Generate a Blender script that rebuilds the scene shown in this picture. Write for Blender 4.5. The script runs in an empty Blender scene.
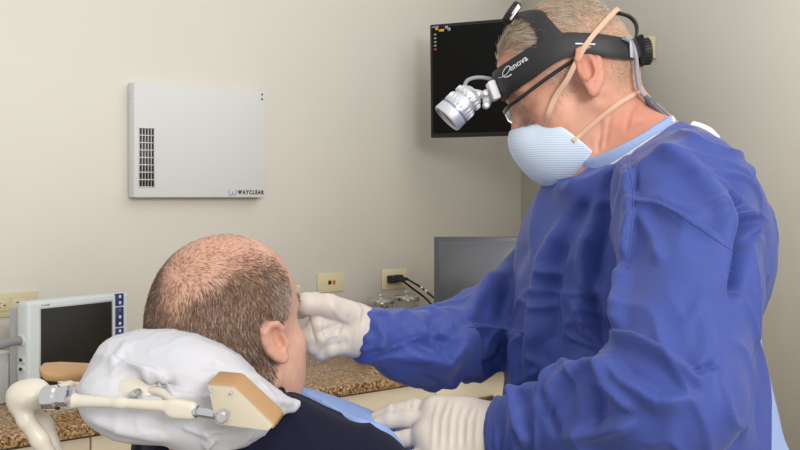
import bpy, bmesh, math, random
import numpy as np
from mathutils import Vector, Matrix
from mathutils.bvhtree import BVHTree

random.seed(7); RNG = np.random.default_rng(7)
SC = bpy.context.scene
COL = SC.collection
F = 1111.0; HC = 1.47; HY = 197.0           # focal length in px, camera height, horizon row

def P(px, py, D):
    return np.array([(px-400)/F*D, D, HC-(py-HY)/F*D])

# ------------------------------------------------------------------ materials
def srgb(r, g, b):
    def f(c):
        c /= 255.0
        return c/12.92 if c <= .04045 else ((c+.055)/1.055)**2.4
    return (f(r), f(g), f(b), 1)

def mat(name, col, rough=.5, metal=0, bump=0, bscale=200, var=0, vscale=8, sss=0, sheen=0, attr=None, spec=.5, emit=None, estr=1, coat=0):
    m = bpy.data.materials.new(name); m.use_nodes = True
    nt = m.node_tree; b = nt.nodes['Principled BSDF']
    b.inputs['Base Color'].default_value = col
    b.inputs['Roughness'].default_value = rough
    b.inputs['Metallic'].default_value = metal
    b.inputs['Specular IOR Level'].default_value = spec
    if coat: b.inputs['Coat Weight'].default_value = coat
    if sss:
        b.inputs['Subsurface Weight'].default_value = sss
        b.inputs['Subsurface Radius'].default_value = (.9, .35, .2)
        b.inputs['Subsurface Scale'].default_value = .006
    if sheen: b.inputs['Sheen Weight'].default_value = sheen
    if emit:
        b.inputs['Emission Color'].default_value = emit
        b.inputs['Emission Strength'].default_value = estr
    tc = nt.nodes.new('ShaderNodeTexCoord')
    src = None
    if attr:
        a = nt.nodes.new('ShaderNodeAttribute'); a.attribute_name = attr
        src = a.outputs['Color']
    if var:
        n = nt.nodes.new('ShaderNodeTexNoise'); n.inputs['Scale'].default_value = vscale; n.inputs['Detail'].default_value = 5
        nt.links.new(tc.outputs['Object'], n.inputs['Vector'])
        mr = nt.nodes.new('ShaderNodeMapRange'); mr.inputs['From Min'].default_value = .25; mr.inputs['From Max'].default_value = .75
        mr.inputs['To Min'].default_value = 1-var; mr.inputs['To Max'].default_value = 1+var
        nt.links.new(n.outputs['Fac'], mr.inputs['Value'])
        mx = nt.nodes.new('ShaderNodeMix'); mx.data_type = 'RGBA'; mx.blend_type = 'MULTIPLY'; mx.inputs['Factor'].default_value = 1
        mx.inputs[6].default_value = col
        if src: nt.links.new(src, mx.inputs[6])
        nt.links.new(mr.outputs['Result'], mx.inputs[7])
        src = mx.outputs[2]
    if src: nt.links.new(src, b.inputs['Base Color'])
    if bump:
        n2 = nt.nodes.new('ShaderNodeTexNoise'); n2.inputs['Scale'].default_value = bscale; n2.inputs['Detail'].default_value = 3
        nt.links.new(tc.outputs['Object'], n2.inputs['Vector'])
        bp = nt.nodes.new('ShaderNodeBump'); bp.inputs['Strength'].default_value = bump; bp.inputs['Distance'].default_value = .002
        nt.links.new(n2.outputs['Fac'], bp.inputs['Height'])
        nt.links.new(bp.outputs['Normal'], b.inputs['Normal'])
    return m

# ------------------------------------------------------------------ objects
def tag(o, label=None, cat=None, group=None, kind=None):
    if label: o['label'] = label
    if cat: o['category'] = cat
    if group: o['group'] = group
    if kind: o['kind'] = kind
    return o

def thing(name, label, cat, loc=(0, 0, 0), group=None):
    o = bpy.data.objects.new(name, None); COL.objects.link(o); o.location = Vector(loc)
    o.empty_display_size = .05
    return tag(o, label, cat, group)

def link(name, me, m=None, parent=None, smooth=True):
    if m is not None and not me.materials: me.materials.append(m)
    o = bpy.data.objects.new(name, me); COL.objects.link(o)
    if parent is not None:
        o.parent = parent
        pm = Matrix.Translation(parent.location)
        q = parent.parent
        while q is not None:
            pm = Matrix.Translation(q.location) @ pm; q = q.parent
        me.transform(pm.inverted())          # all geometry is written in world coordinates
    if smooth:
        me.polygons.foreach_set('use_smooth', [True]*len(me.polygons))
    return o

def auto_smooth(me, ang=40):
    bm = bmesh.new(); bm.from_mesh(me)
    for e in bm.edges:
        if len(e.link_faces) == 2 and e.calc_face_angle(0) > math.radians(ang): e.smooth = False
    bm.to_mesh(me); bm.free()

def pymesh(name, v, f):
    me = bpy.data.meshes.new(name)
    me.from_pydata([tuple(map(float, a)) for a in v], [], [tuple(map(int, a)) for a in f]); me.update()
    return me

def frame(o, x, y, z):
    """matrix with axes x,y,z at o"""
    M = Matrix.Identity(4)
    for i in range(3):
        M[i][0] = float(x[i]); M[i][1] = float(y[i]); M[i][2] = float(z[i]); M[i][3] = float(o[i])
    return M

def unit(a):
    a = np.asarray(a, float); return a/np.linalg.norm(a)

def axes_from(z, hint=(0, 0, 1)):
    z = unit(z)
    if abs(np.dot(z, hint)) > .95: hint = (1, 0, 0)
    x = unit(np.cross(hint, z)); y = np.cross(z, x)
    return x, y, z

def bm_box(bm, M, lo, hi, bev=0, seg=2):
    r = bmesh.ops.create_cube(bm, size=1)
    vs = r['verts']
    lo = np.array(lo, float); hi = np.array(hi, float); c = (lo+hi)/2; s = hi-lo
    for v in vs: v.co = Vector((v.co.x*s[0]+c[0], v.co.y*s[1]+c[1], v.co.z*s[2]+c[2]))
    if bev:
        es = list({e for v in vs for e in v.link_edges})
        rr = bmesh.ops.bevel(bm, geom=es, offset=bev, segments=seg, profile=.5, affect='EDGES')
        vs = list({v for f in rr['faces'] for v in f.verts} | {v for v in vs if v.is_valid})
    for v in vs: v.co = M @ v.co
    return vs

def box(name, M, lo, hi, m, parent=None, bev=0, seg=2):
    bm = bmesh.new(); bm_box(bm, M, lo, hi, bev, seg)
    me = bpy.data.meshes.new(name); bm.to_mesh(me); bm.free()
    auto_smooth(me)
    return link(name, me, m, parent)

def bm_lathe(bm, M, prof, n=32, cap=True):
    """prof: list of (r,z) along local z"""
    rings = []
    for r, z in prof:
        ring = [bm.verts.new(M @ Vector((r*math.cos(2*math.pi*i/n), r*math.sin(2*math.pi*i/n), z))) for i in range(n)]
        rings.append(ring)
    for a, b in zip(rings, rings[1:]):
        for i in range(n):
            bm.faces.new((a[i], a[(i+1) % n], b[(i+1) % n], b[i]))
    if cap:
        bm.faces.new(list(reversed(rings[0]))); bm.faces.new(rings[-1])

def lathe(name, M, prof, m, parent=None, n=32, cap=True, ang=35):
    bm = bmesh.new(); bm_lathe(bm, M, prof, n, cap)
    bmesh.ops.recalc_face_normals(bm, faces=bm.faces)
    me = bpy.data.meshes.new(name); bm.to_mesh(me); bm.free()
    auto_smooth(me, ang)
    return link(name, me, m, parent)

def spline(pts, n=12):
    """Catmull-Rom through pts"""
    p = np.array(pts, float)
    if len(p) < 3:
        t = np.linspace(0, 1, n)[:, None]; return p[0]*(1-t)+p[1]*t
    q = np.vstack([2*p[0]-p[1], p, 2*p[-1]-p[-2]])
    out = []
    for i in range(1, len(q)-2):
        for t in np.linspace(0, 1, n, endpoint=False):
            a, b, c, d = q[i-1], q[i], q[i+1], q[i+2]
            out.append(.5*((2*b)+(-a+c)*t+(2*a-5*b+4*c-d)*t*t+(-a+3*b-3*c+d)*t**3))
    out.append(p[-1]); return np.array(out)

def bm_sweep(bm, pts, w, t, up=None, n=10, closed=False, sup=2.0):
    """sweep an elliptical section (half width w along side, half thickness t along up) along pts"""
    pts = np.asarray(pts, float); N = len(pts)
    w = np.broadcast_to(w, N); t = np.broadcast_to(t, N)
    rings = []
    prev = None
    for i in range(N):
        if closed: tg = pts[(i+1) % N]-pts[i-1]
        else: tg = pts[min(i+1, N-1)]-pts[max(i-1, 0)]
        tg = unit(tg)
        if up is not None: u = up[i] if np.ndim(up) == 2 else np.asarray(up, float)
        else:
            u = prev if prev is not None else axes_from(tg)[1]
        u = unit(u-tg*np.dot(u, tg)); prev = u
        s = np.cross(tg, u)
        ring = []
        for k in range(n):
            a = 2*math.pi*(k+.5)/n; c, d = math.cos(a), math.sin(a)
            c = math.copysign(abs(c)**(2/sup), c); d = math.copysign(abs(d)**(2/sup), d)
            ring.append(bm.verts.new(Vector(pts[i]+s*(w[i]*c)+u*(t[i]*d))))
        rings.append(ring)
    L = list(zip(rings, rings[1:]))
    if closed: L.append((rings[-1], rings[0]))
    for a, b in L:
        for k in range(n): bm.faces.new((a[k], a[(k+1) % n], b[(k+1) % n], b[k]))
    if not closed:
        bm.faces.new(list(reversed(rings[0]))); bm.faces.new(rings[-1])

def sweep(name, pts, w, t, m, parent=None, up=None, n=10, closed=False, sup=2.0, ang=45):
    bm = bmesh.new(); bm_sweep(bm, pts, w, t, up, n, closed, sup)
    bmesh.ops.recalc_face_normals(bm, faces=bm.faces)
    me = bpy.data.meshes.new(name); bm.to_mesh(me); bm.free(); auto_smooth(me, ang)
    return link(name, me, m, parent)

def bm_obj(name, bm, m, parent=None, ang=35):
    bmesh.ops.recalc_face_normals(bm, faces=bm.faces)
    me = bpy.data.meshes.new(name); bm.to_mesh(me); bm.free(); auto_smooth(me, ang)
    return link(name, me, m, parent)

def text_mesh(txt, size, depth=.0004, spacing=1.0, bold=0):
    cu = bpy.data.curves.new('lettering', 'FONT'); cu.body = txt; cu.size = size; cu.extrude = depth
    cu.space_character = spacing; cu.align_x = 'LEFT'; cu.offset = bold; cu.resolution_u = 3
    o = bpy.data.objects.new('lettering', cu); COL.objects.link(o)
    dg = bpy.context.evaluated_depsgraph_get(); dg.update()
    me = bpy.data.meshes.new_from_object(o.evaluated_get(dg))
    bpy.data.objects.remove(o); bpy.data.curves.remove(cu)
    return me

# ------------------------------------------------------------------ signed-distance modelling
def smin(a, b, k):
    if k <= 0: return np.minimum(a, b)
    h = np.clip(.5+.5*(b-a)/k, 0, 1)
    return b*(1-h)+a*h-k*h*(1-h)

class Grid:
    def __init__(s, lo, hi, h):
        s.h = h; s.lo = np.array(lo, float)
        s.n = np.ceil((np.array(hi)-s.lo)/h).astype(int)+1
        s.ax = [(s.lo[i]+h*np.arange(s.n[i])).astype(np.float32) for i in range(3)]
        s.F = np.full(s.n, .3, np.float32)
    def sl(s, lo, hi):
        a = np.clip(np.floor((np.array(lo)-s.lo)/s.h).astype(int), 0, s.n)
        b = np.clip(np.ceil((np.array(hi)-s.lo)/s.h).astype(int)+1, 0, s.n)
        return tuple(slice(a[i], max(a[i], b[i])) for i in range(3))
    def xyz(s, S):
        return s.ax[0][S[0]][:, None, None], s.ax[1][S[1]][None, :, None], s.ax[2][S[2]][None, None, :]
    def comb(s, S, d, k, op):
        A = s.F[S]
        if op == 'u': s.F[S] = smin(A, d, k)
        elif op == 's': s.F[S] = -smin(-A, d, k)
        elif op == 'i': s.F[S] = -smin(-A, -d, k)
    def cone(s, a, b, ra, rb, k=.01, op='u'):
        a = np.asarray(a, float); b = np.asarray(b, float)
        R = max(ra, rb)+2*k+3*s.h
        S = s.sl(np.minimum(a, b)-R, np.maximum(a, b)+R)
        if any(q.start >= q.stop for q in S): return
        x, y, z = s.xyz(S)
        ab = b-a; L = max(np.dot(ab, ab), 1e-12)
        t = np.clip(((x-a[0])*ab[0]+(y-a[1])*ab[1]+(z-a[2])*ab[2])/L, 0, 1)
        d = np.sqrt((x-a[0]-t*ab[0])**2+(y-a[1]-t*ab[1])**2+(z-a[2]-t*ab[2])**2)-(ra+(rb-ra)*t)
        s.comb(S, d, k, op)
    def chain(s, pts, rs, k=.008, op='u'):
        for i in range(len(pts)-1): s.cone(pts[i], pts[i+1], rs[i], rs[i+1], k, op)
    def ball(s, c, r, k=.01, op='u'): s.cone(c, np.asarray(c)+1e-6, r, r, k, op)
    def ell(s, c, r, R=None, k=.01, op='u'):
        c = np.asarray(c, float); r = np.asarray(r, float)
        R = np.eye(3) if R is None else np.asarray(R, float)
        ext = np.sqrt(((R*r)**2).sum(1))+2*k+3*s.h
        S = s.sl(c-ext, c+ext)
        if any(q.start >= q.stop for q in S): return
        x, y, z = s.xyz(S); x = x-c[0]; y = y-c[1]; z = z-c[2]
        k0 = 0; k1 = 0
        for i in range(3):
            u = x*R[0, i]+y*R[1, i]+z*R[2, i]
            k0 = k0+(u/r[i])**2; k1 = k1+(u/r[i]**2)**2
        k0 = np.sqrt(k0); d = k0*(k0-1)/np.maximum(np.sqrt(k1), 1e-6)
        s.comb(S, d.astype(np.float32), k, op)
    def rbox(s, c, half, rad, R=None, k=.01, op='u'):
        c = np.asarray(c, float); half = np.asarray(half, float)
        R = np.eye(3) if R is None else np.asarray(R, float)
        ext = np.abs(R)@(half)+rad+2*k+3*s.h
        S = s.sl(c-ext, c+ext)
        if any(q.start >= q.stop for q in S): return
        x, y, z = s.xyz(S); x = x-c[0]; y = y-c[1]; z = z-c[2]
        q2 = 0; mx = None
        for i in range(3):
            q = np.abs(x*R[0, i]+y*R[1, i]+z*R[2, i])-(half[i]-rad)
            q2 = q2+np.maximum(q, 0)**2; mx = q if mx is None else np.maximum(mx, q)
        d = np.sqrt(q2)+np.minimum(mx, 0)-rad
        s.comb(S, d.astype(np.float32), k, op)
    def plane(s, p, n, k=.002):
        """keep the side opposite to n"""
        n = unit(n); x, y, z = s.xyz((slice(None),)*3)
        d = ((x-p[0])*n[0]+(y-p[1])*n[1]+(z-p[2])*n[2]).astype(np.float32)
        s.F = -smin(-s.F, -d, k)
    def mesh(s, lap=0):
        F_ = s.F; neg = F_ < 0
        n = s.n
        cnt = np.zeros(n-1, np.uint8)
        for dx in (0, 1):
            for dy in (0, 1):
                for dz in (0, 1):
                    cnt += neg[dx:n[0]-1+dx, dy:n[1]-1+dy, dz:n[2]-1+dz]
        act = np.argwhere((cnt > 0) & (cnt < 8))
        idx = np.full(n-1, -1, np.int32); idx[tuple(act.T)] = np.arange(len(act))
        C = [(i, j, k) for i in (0, 1) for j in (0, 1) for k in (0, 1)]
        val = {c: F_[act[:, 0]+c[0], act[:, 1]+c[1], act[:, 2]+c[2]] for c in C}
        acc = np.zeros((len(act), 3)); num = np.zeros(len(act))
        for c in C:
            for a in range(3):
                if c[a] == 0:
                    d = list(c); d[a] = 1; d = tuple(d)
                    va, vb = val[c], val[d]; cr = (va < 0) != (vb < 0)
                    t = np.where(cr, va/np.where(cr, va-vb, 1), 0)
                    p = np.tile(np.array(c, float), (len(act), 1)); p[:, a] = t
                    acc[cr] += p[cr]; num += cr
        V = s.lo+(act+acc/num[:, None])*s.h
        Q = []
        for a in range(3):
            b, c = (a+1) % 3, (a+2) % 3
            s0 = [slice(None)]*3; s1 = [slice(None)]*3
            s0[a] = slice(0, -1); s1[a] = slice(1, None)
            A = neg[tuple(s0)]; B = neg[tuple(s1)]
            for flip in (0, 1):
                e = np.argwhere((A & ~B) if flip == 0 else (~A & B))
                e = e[(e[:, b] > 0) & (e[:, c] > 0) & (e[:, b] < n[b]-1) & (e[:, c] < n[c]-1)]
                if not len(e): continue
                def ix(db, dc):
                    q = e.copy(); q[:, b] += db; q[:, c] += dc
                    return idx[q[:, 0], q[:, 1], q[:, 2]]
                q = np.stack([ix(-1, -1), ix(0, -1), ix(0, 0), ix(-1, 0)], 1)
                Q.append(q if flip == 0 else q[:, ::-1])
        Q = np.vstack(Q)
        Q = Q[(Q >= 0).all(1)]
        for _ in range(lap): V = laplace(V, Q)
        return V, Q

def laplace(V, Q, w=.5):
    A = np.zeros_like(V); c = np.zeros(len(V))
    for i in range(4):
        for j in (1, 3):
            np.add.at(A, Q[:, i], V[Q[:, (i+j) % 4]]); np.add.at(c, Q[:, i], 1)
    return V*(1-w)+w*A/np.maximum(c, 1)[:, None]

def normals(V, Q):
    fn = np.cross(V[Q[:, 2]]-V[Q[:, 0]], V[Q[:, 3]]-V[Q[:, 1]])
    N = np.zeros_like(V)
    for i in range(4): np.add.at(N, Q[:, i], fn)
    return N/np.maximum(np.linalg.norm(N, axis=1), 1e-12)[:, None]

_T = RNG.random((64, 64, 64)).astype(np.float32)
def vnoise(p):
    p = np.asarray(p, float)+100.0; i = np.floor(p).astype(int); f = p-i; f = f*f*f*(f*(f*6-15)+10); r = 0
    for a in (0, 1):
        for b in (0, 1):
            for c in (0, 1):
                w = (f[:, 0] if a else 1-f[:, 0])*(f[:, 1] if b else 1-f[:, 1])*(f[:, 2] if c else 1-f[:, 2])
                r = r+w*_T[(i[:, 0]+a) % 64, (i[:, 1]+b) % 64, (i[:, 2]+c) % 64]
    return r*2-1
def fbm(p, o=3):
    return sum(vnoise(np.asarray(p)*2**k+17*k)*.5**k for k in range(o))
def ridge(p): return 1-2*np.abs(vnoise(p))

def qmesh(name, V, Q, col=None):
    me = bpy.data.meshes.new(name)
    me.vertices.add(len(V)); me.vertices.foreach_set('co', V.astype(np.float32).ravel())
    me.loops.add(Q.size); me.loops.foreach_set('vertex_index', Q.astype(np.int32).ravel())
    me.polygons.add(len(Q)); me.polygons.foreach_set('loop_start', np.arange(0, Q.size, 4, dtype=np.int32))
    me.update(calc_edges=True); me.validate()
    if col is not None:
        a = me.color_attributes.new('Col', 'FLOAT_COLOR', 'POINT')
        a.data.foreach_set('color', np.hstack([col, np.ones((len(V), 1))]).astype(np.float32).ravel())
    return me

def proj(V):
    return 400+F*V[:, 0]/V[:, 1], HY-F*(V[:, 2]-HC)/V[:, 1]

def poly_dist(x, y, pts):
    """distance in px to polyline and signed side"""
    best = np.full(len(x), 1e9); side = np.zeros(len(x)); tt = np.zeros(len(x)); L = len(pts)-1
    for i in range(L):
        ax, ay = pts[i]; bx, by = pts[i+1]
        dx, dy = bx-ax, by-ay; l2 = dx*dx+dy*dy
        t = np.clip(((x-ax)*dx+(y-ay)*dy)/l2, 0, 1)
        ex, ey = x-ax-t*dx, y-ay-t*dy; d = np.hypot(ex, ey)
        m = d < best
        best[m] = d[m]; side[m] = np.sign(dx*ey-dy*ex)[m]; tt[m] = ((i+t)/L)[m]
    return best, side, tt

def crease(V, N, folds):
    """raise soft folds: (points, height in m, width in px, kind) on the side of the cloth turned to the room"""
    x, y = proj(V)
    cam = unit_rows(np.array([0, 0, HC])-V); face = np.clip((N*cam).sum(1)*2.5, 0, 1)
    for pts, amp, wd, kind, dr in folds:
        d, s, t = poly_dist(x, y, pts)
        end = np.clip(np.minimum(t, 1-t)*5+.15, 0, 1)
        ok = (V[:, 1] > dr[0]) & (V[:, 1] < dr[1])
        if kind == 'r': h = np.exp(-(d/wd)**2)                                   # soft ridge
        elif kind == 'g': h = -np.exp(-(d/wd)**2)                                # groove
        else: h = np.where(s > 0, np.exp(-(d/(wd*2.2))**2), np.exp(-(d/(wd*.5))**2)*1.0)  # overlap: steep on one side
        V = V+N*(amp*h*end*face*ok)[:, None]
    return V
def unit_rows(a): return a/np.linalg.norm(a, axis=1)[:, None]

def tree(V, Q): return BVHTree.FromPolygons([tuple(v) for v in V], [tuple(q) for q in Q])
def hit(bvh, px, py):
    o = Vector((0, 0, HC)); d = Vector(P(px, py, 1.0))-o
    h = bvh.ray_cast(o, d.normalized())
    if h[0] is None:
        return None, None
    return np.array(h[0]), np.array(h[1])
# ================================================================== THE ROOM
C45 = np.array([.734, .679, 0]); C45 = unit(C45)       # along the back wall, to the right
NW = np.array([C45[1], -C45[0], 0])                     # out of the back wall, into the room
UP = np.array([0, 0, 1.0])
W0 = P(331, 197, 4.2); W0[2] = 0
def wall_depth(px, off=0.0):
    return (off+W0@NW)/((px-400)/F*NW[0]+NW[1])
def on_wall(px, py, off=0.0): return P(px, py, wall_depth(px, off))
corner = on_wall(521, 197); corner[2] = 0
FW = np.stack([C45, NW, UP], 1)                          # room axes as columns: along wall, out, up  (left-handed pair handled by boxes)
def room(o=(0, 0, 0)):                                   # local x along the wall, y INTO the wall, z up
    return frame(o, C45, -NW, UP)
CT = HC-.575                                             # worktop height

M = {}
M['wall'] = mat('painted_wall', srgb(213, 209, 199), .75, bump=.06, bscale=260, var=.015, vscale=3)
M['floor'] = mat('vinyl_floor', srgb(150, 140, 126), .45, var=.12, vscale=14)
M['almond'] = mat('almond_plastic', srgb(198, 187, 152), .4)
M['dark'] = mat('dark_slot', srgb(22, 20, 18), .6)
M['orange'] = mat('orange_jack', srgb(190, 84, 30), .5)
M['white_enamel'] = mat('white_enamel', srgb(208, 208, 208), .45)
M['grille'] = mat('grille_shadow', srgb(52, 50, 50), .6)
M['ink'] = mat('black_ink', srgb(28, 28, 34), .6)
M['violet'] = mat('violet_ink', srgb(112, 108, 160), .6)
M['tv_black'] = mat('gloss_black_bezel', srgb(12, 12, 13), .35)
M['tv_screen'] = mat('tv_screen', srgb(5, 5, 6), .5, spec=.15)
M['yellow'] = mat('amber_icon', srgb(170, 130, 30), .5, emit=srgb(170, 130, 30), estr=.5)
M['icon'] = mat('grey_icon', srgb(120, 125, 130), .5, emit=srgb(120, 125, 130), estr=.3)
M['redicon'] = mat('red_icon', srgb(150, 60, 60), .5, emit=srgb(150, 60, 60), estr=.4)
M['mon_bezel'] = mat('monitor_bezel', srgb(62, 64, 72), .4)
M['mon_screen'] = mat('monitor_screen', srgb(92, 94, 98), .32, spec=.6)
M['cream'] = mat('cream_laminate', srgb(214, 200, 172), .45)
M['gap'] = mat('cabinet_gap', srgb(60, 48, 36), .8)
M['bronze'] = mat('bronze_pull', srgb(120, 104, 80), .32, .8)
M['chrome'] = mat('chrome', srgb(205, 205, 208), .18, 1)
M['cable'] = mat('black_cable', srgb(18, 18, 19), .45)
M['label'] = mat('white_label', srgb(220, 220, 215), .6)
M['gauze'] = mat('gauze', srgb(212, 180, 150), .9, bump=.4, bscale=90)
M['vit_body'] = mat('monitor_housing', srgb(196, 203, 203), .45)
M['vit_side'] = mat('monitor_housing_side', srgb(172, 176, 178), .5)
M['vit_screen'] = mat('vital_screen', srgb(26, 24, 23), .3)
M['navy_key'] = mat('navy_key', srgb(38, 48, 96), .4)
M['key_icon'] = mat('key_icon', srgb(190, 200, 225), .5)
M['red_key'] = mat('violet_key', srgb(120, 70, 140), .5)
M['grey_cable'] = mat('grey_cable', srgb(128, 128, 130), .5)
M['white_dev'] = mat('white_device', srgb(208, 208, 204), .45)

g = bpy.data.materials.new('clear_glass'); g.use_nodes = True
gn = g.node_tree; gb = gn.nodes['Principled BSDF']
gb.inputs['Base Color'].default_value = (.86, .88, .88, 1); gb.inputs['Roughness'].default_value = .03
gb.inputs['Transmission Weight'].default_value = 1; gb.inputs['IOR'].default_value = 1.3
M['glass'] = g

# granite: brown grains, black and pale flecks
g = bpy.data.materials.new('brown_granite'); g.use_nodes = True
nt = g.node_tree; b = nt.nodes['Principled BSDF']; b.inputs['Roughness'].default_value = .22
tc = nt.nodes.new('ShaderNodeTexCoord')
vo = nt.nodes.new('ShaderNodeTexVoronoi'); vo.inputs['Scale'].default_value = 190
no = nt.nodes.new('ShaderNodeTexNoise'); no.inputs['Scale'].default_value = 110; no.inputs['Detail'].default_value = 6
for q in (vo, no): nt.links.new(tc.outputs['Object'], q.inputs['Vector'])
r1 = nt.nodes.new('ShaderNodeValToRGB'); e = r1.color_ramp.elements
e[0].position = .0; e[0].color = srgb(64, 44, 28); e[1].position = 1; e[1].color = srgb(206, 176, 134)
for p_, c_ in ((.22, srgb(120, 84, 50)), (.5, srgb(160, 122, 80)), (.75, srgb(182, 146, 102))):
    x_ = r1.color_ramp.elements.new(p_); x_.color = c_
sep = nt.nodes.new('ShaderNodeSeparateColor'); nt.links.new(vo.outputs['Color'], sep.inputs[0]); nt.links.new(sep.outputs[0], r1.inputs[0])
r2 = nt.nodes.new('ShaderNodeValToRGB'); e = r2.color_ramp.elements
e[0].position = .36; e[0].color = (.25, .2, .16, 1); e[1].position = .5; e[1].color = (1, 1, 1, 1)
nt.links.new(no.outputs['Fac'], r2.inputs[0])
mx = nt.nodes.new('ShaderNodeMix'); mx.data_type = 'RGBA'; mx.blend_type = 'MULTIPLY'; mx.inputs['Factor'].default_value = .7
nt.links.new(r1.outputs[0], mx.inputs[6]); nt.links.new(r2.outputs[0], mx.inputs[7]); nt.links.new(mx.outputs[2], b.inputs['Base Color'])
M['granite'] = g

# walls and floor
Lw = 4.6
R0 = room(corner)
box('wall_back', R0, (-Lw, 0, 0), (.12, .12, 2.75), M['wall'])['kind'] = 'structure'
box('wall_right', R0, (0, -4.2, 0), (.12, 0, 2.75), M['wall'])['kind'] = 'structure'
box('floor', R0, (-Lw, -5.2, -.06), (.12, .12, 0), M['floor'])['kind'] = 'structure'

# ---- white wall unit with grille
def wall_thing(name, label, cat, px, py, off=0):
    o = on_wall(px, py, off)
    return thing(name, label, cat, o), room(o)
p0 = on_wall(128.5, 198, 0); 
T, R = wall_thing('air_purifier', 'white wall-mounted air purifier box with a slotted grille on its left side', 'air purifier', 128.5, 197.5)
# size from the picture rows and columns
th = .045
def along(px, off): return (on_wall(px, 197, off)-on_wall(128.5, 197, 0))@C45
x0 = along(134.3, th); x1 = along(266, th); x0 = min(x0, along(128.5, 0)); 
hz = (197.5-82)/F*wall_depth(134.3, th)
box('casing', R, (x0, -th, 0), (x1, -.002, hz), M['white_enamel'], T, bev=.004)
gx0 = along(139, th); gx1 = along(154, th)
gz = lambda y: (197.5-y)/F*wall_depth(146, th)
GR = []
bm = bmesh.new(); bm_box(bm, R, (gx0, -th-.0006, gz(187)), (gx1, -th+.004, gz(128)))
grille = bm_obj('grille', bm, M['grille'], T)
bm = bmesh.new()
for i in range(9):
    z = gz(187)+(gz(128)-gz(187))*i/8
    bm_box(bm, R, (gx0-.001, -th-.0022, z-.0016), (gx1+.001, -th, z+.0016))
for i in range(6):
    x = gx0+(gx1-gx0)*i/5
    bm_box(bm, R, (x-.0012, -th-.0018, gz(187)), (x+.0012, -th, gz(128)))
bm_obj('slat', bm, M['white_enamel'], grille)
for i, yy in enumerate((94.5, 99.2)):
    xx = along(262, th); zz = (197.5-yy)/F*wall_depth(262, th)
    lathe('indicator_light', frame(np.array(R @ Vector((xx, -th, zz))), C45, UP, NW), [(.0036, -.001), (.0036, .0012), (.002, .002)], M['ink'], T, 12)
lathe('screw', frame(np.array(R @ Vector((x0, -th*.45, (197.5-98)/F*wall_depth(131, .04)))), NW, UP, -C45), [(.003, -.001), (.003, .001)], M['gauze'], T, 10)
me = text_mesh('WAYCLEAR', .0195, spacing=1.45, bold=.0009)
def place_text(me, M4, w=None):
    xs = [v.co.x for v in me.vertices]; 
    s = 1 if w is None else w/(max(xs)-min(xs))
    me.transform(M4 @ Matrix.Diagonal((s, 1, 1, 1)))
tx0 = along(238, th); tx1 = along(264, th)
place_text(me, R @ Matrix.Translation((tx0, -th-.0006, (197.5-194.2)/F*wall_depth(250, th))) @ Matrix.Rotation(math.pi/2, 4, 'X'), tx1-tx0)
link('lettering', me, M['ink'], T, smooth=False)
bm = bmesh.new()
lx = along(228.8, th); lw = along(236, th)-lx; lz = (197.5-195.4)/F*wall_depth(232, th)
for u0, w0 in ((0, .9), (.5, .55), (1, .9)):
    bm_box(bm, R, (lx+lw*u0-.0012, -th-.0008, lz+.005), (lx+lw*u0+.0012, -th, lz+.005+.016*w0))
for u0 in (.25, .75):
    for sg in (-1, 1):
        bm_sweep(bm, [np.array(R @ Vector((lx+lw*(u0+sg*.25), -th-.0004, lz+.0055))), np.array(R @ Vector((lx+lw*(u0+sg*.1), -th-.0004, lz+.0015)))], .0011, .0006, up=NW, n=6)
    bm_box(bm, R, (lx+lw*(u0-.12), -th-.0008, lz-.0005), (lx+lw*(u0+.12), -th, lz+.0017))
bm_obj('emblem', bm, M['violet'], T)

# ---- wall plates
def plate(px, py, w, h, label, name='wall_plate', cat='wall plate'):
    o = on_wall(px, py); T = thing(name, label, cat, o); R = room(o)
    box('cover_plate', R, (-w/2, -.006, -h/2), (w/2, 0, h/2), M['almond'], T, bev=.002)
    return T, R
T, R = plate(330.4, 282.3, .131, .073, 'almond wall plate with black and orange jacks, bare of cables')
for x, m_ in ((-.008, 'dark'), (.012, 'orange')):
    box('jack', R, (x-.0065, -.0085, -.0075), (x+.0065, -.004, .0075), M[m_], T, bev=.0012)
for x in (-.043, .043): lathe('screw', frame(np.array(R @ Vector((x, -.006, 0))), C45, UP, NW), [(.0028, -.001), (.0028, .0012)], M['almond'], T, 10)
T, R = plate(393.3, 279, .131, .080, 'almond electrical outlet with two black plugs in it', 'electrical_outlet', 'outlet')
for x in (-.027, .027):
    box('socket', R, (x-.0155, -.0078, -.0175), (x+.0155, -.004, .0175), M['almond'], T, bev=.004)
    for q in (-.006, .006): box('slot', R, (x-.004, -.0082, q-.001), (x+.004, -.005, q+.001), M['dark'], T)
OUT = R
T, R = plate(13, 304.5, .155, .074, 'almond double electrical outlet at the left edge behind the patient monitor', 'electrical_outlet', 'outlet')
for x in (-.035, .02):
    box('socket', R, (x-.0235, -.008, -.019), (x+.0235, -.004, .019), M['almond'], T, bev=.003)
for q in (-.0065, .0065): 
    box('slot', R, (.0065, -.0086, q-.0014), (.0145, -.006, q+.0014), M['dark'], T)
    box('slot', R, (-.0495, -.0086, q-.0014), (-.0415, -.006, q+.0014), M['dark'], T)
lathe('slot', frame(np.array(R @ Vector((.0265, -.0084, 0))), C45, UP, NW), [(.0028, -.001), (.0028, .0006)], M['dark'], T, 12)
lathe('slot', frame(np.array(R @ Vector((-.0295, -.0084, 0))), C45, UP, NW), [(.0028, -.001), (.0028, .0006)], M['dark'], T, 12)

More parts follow.
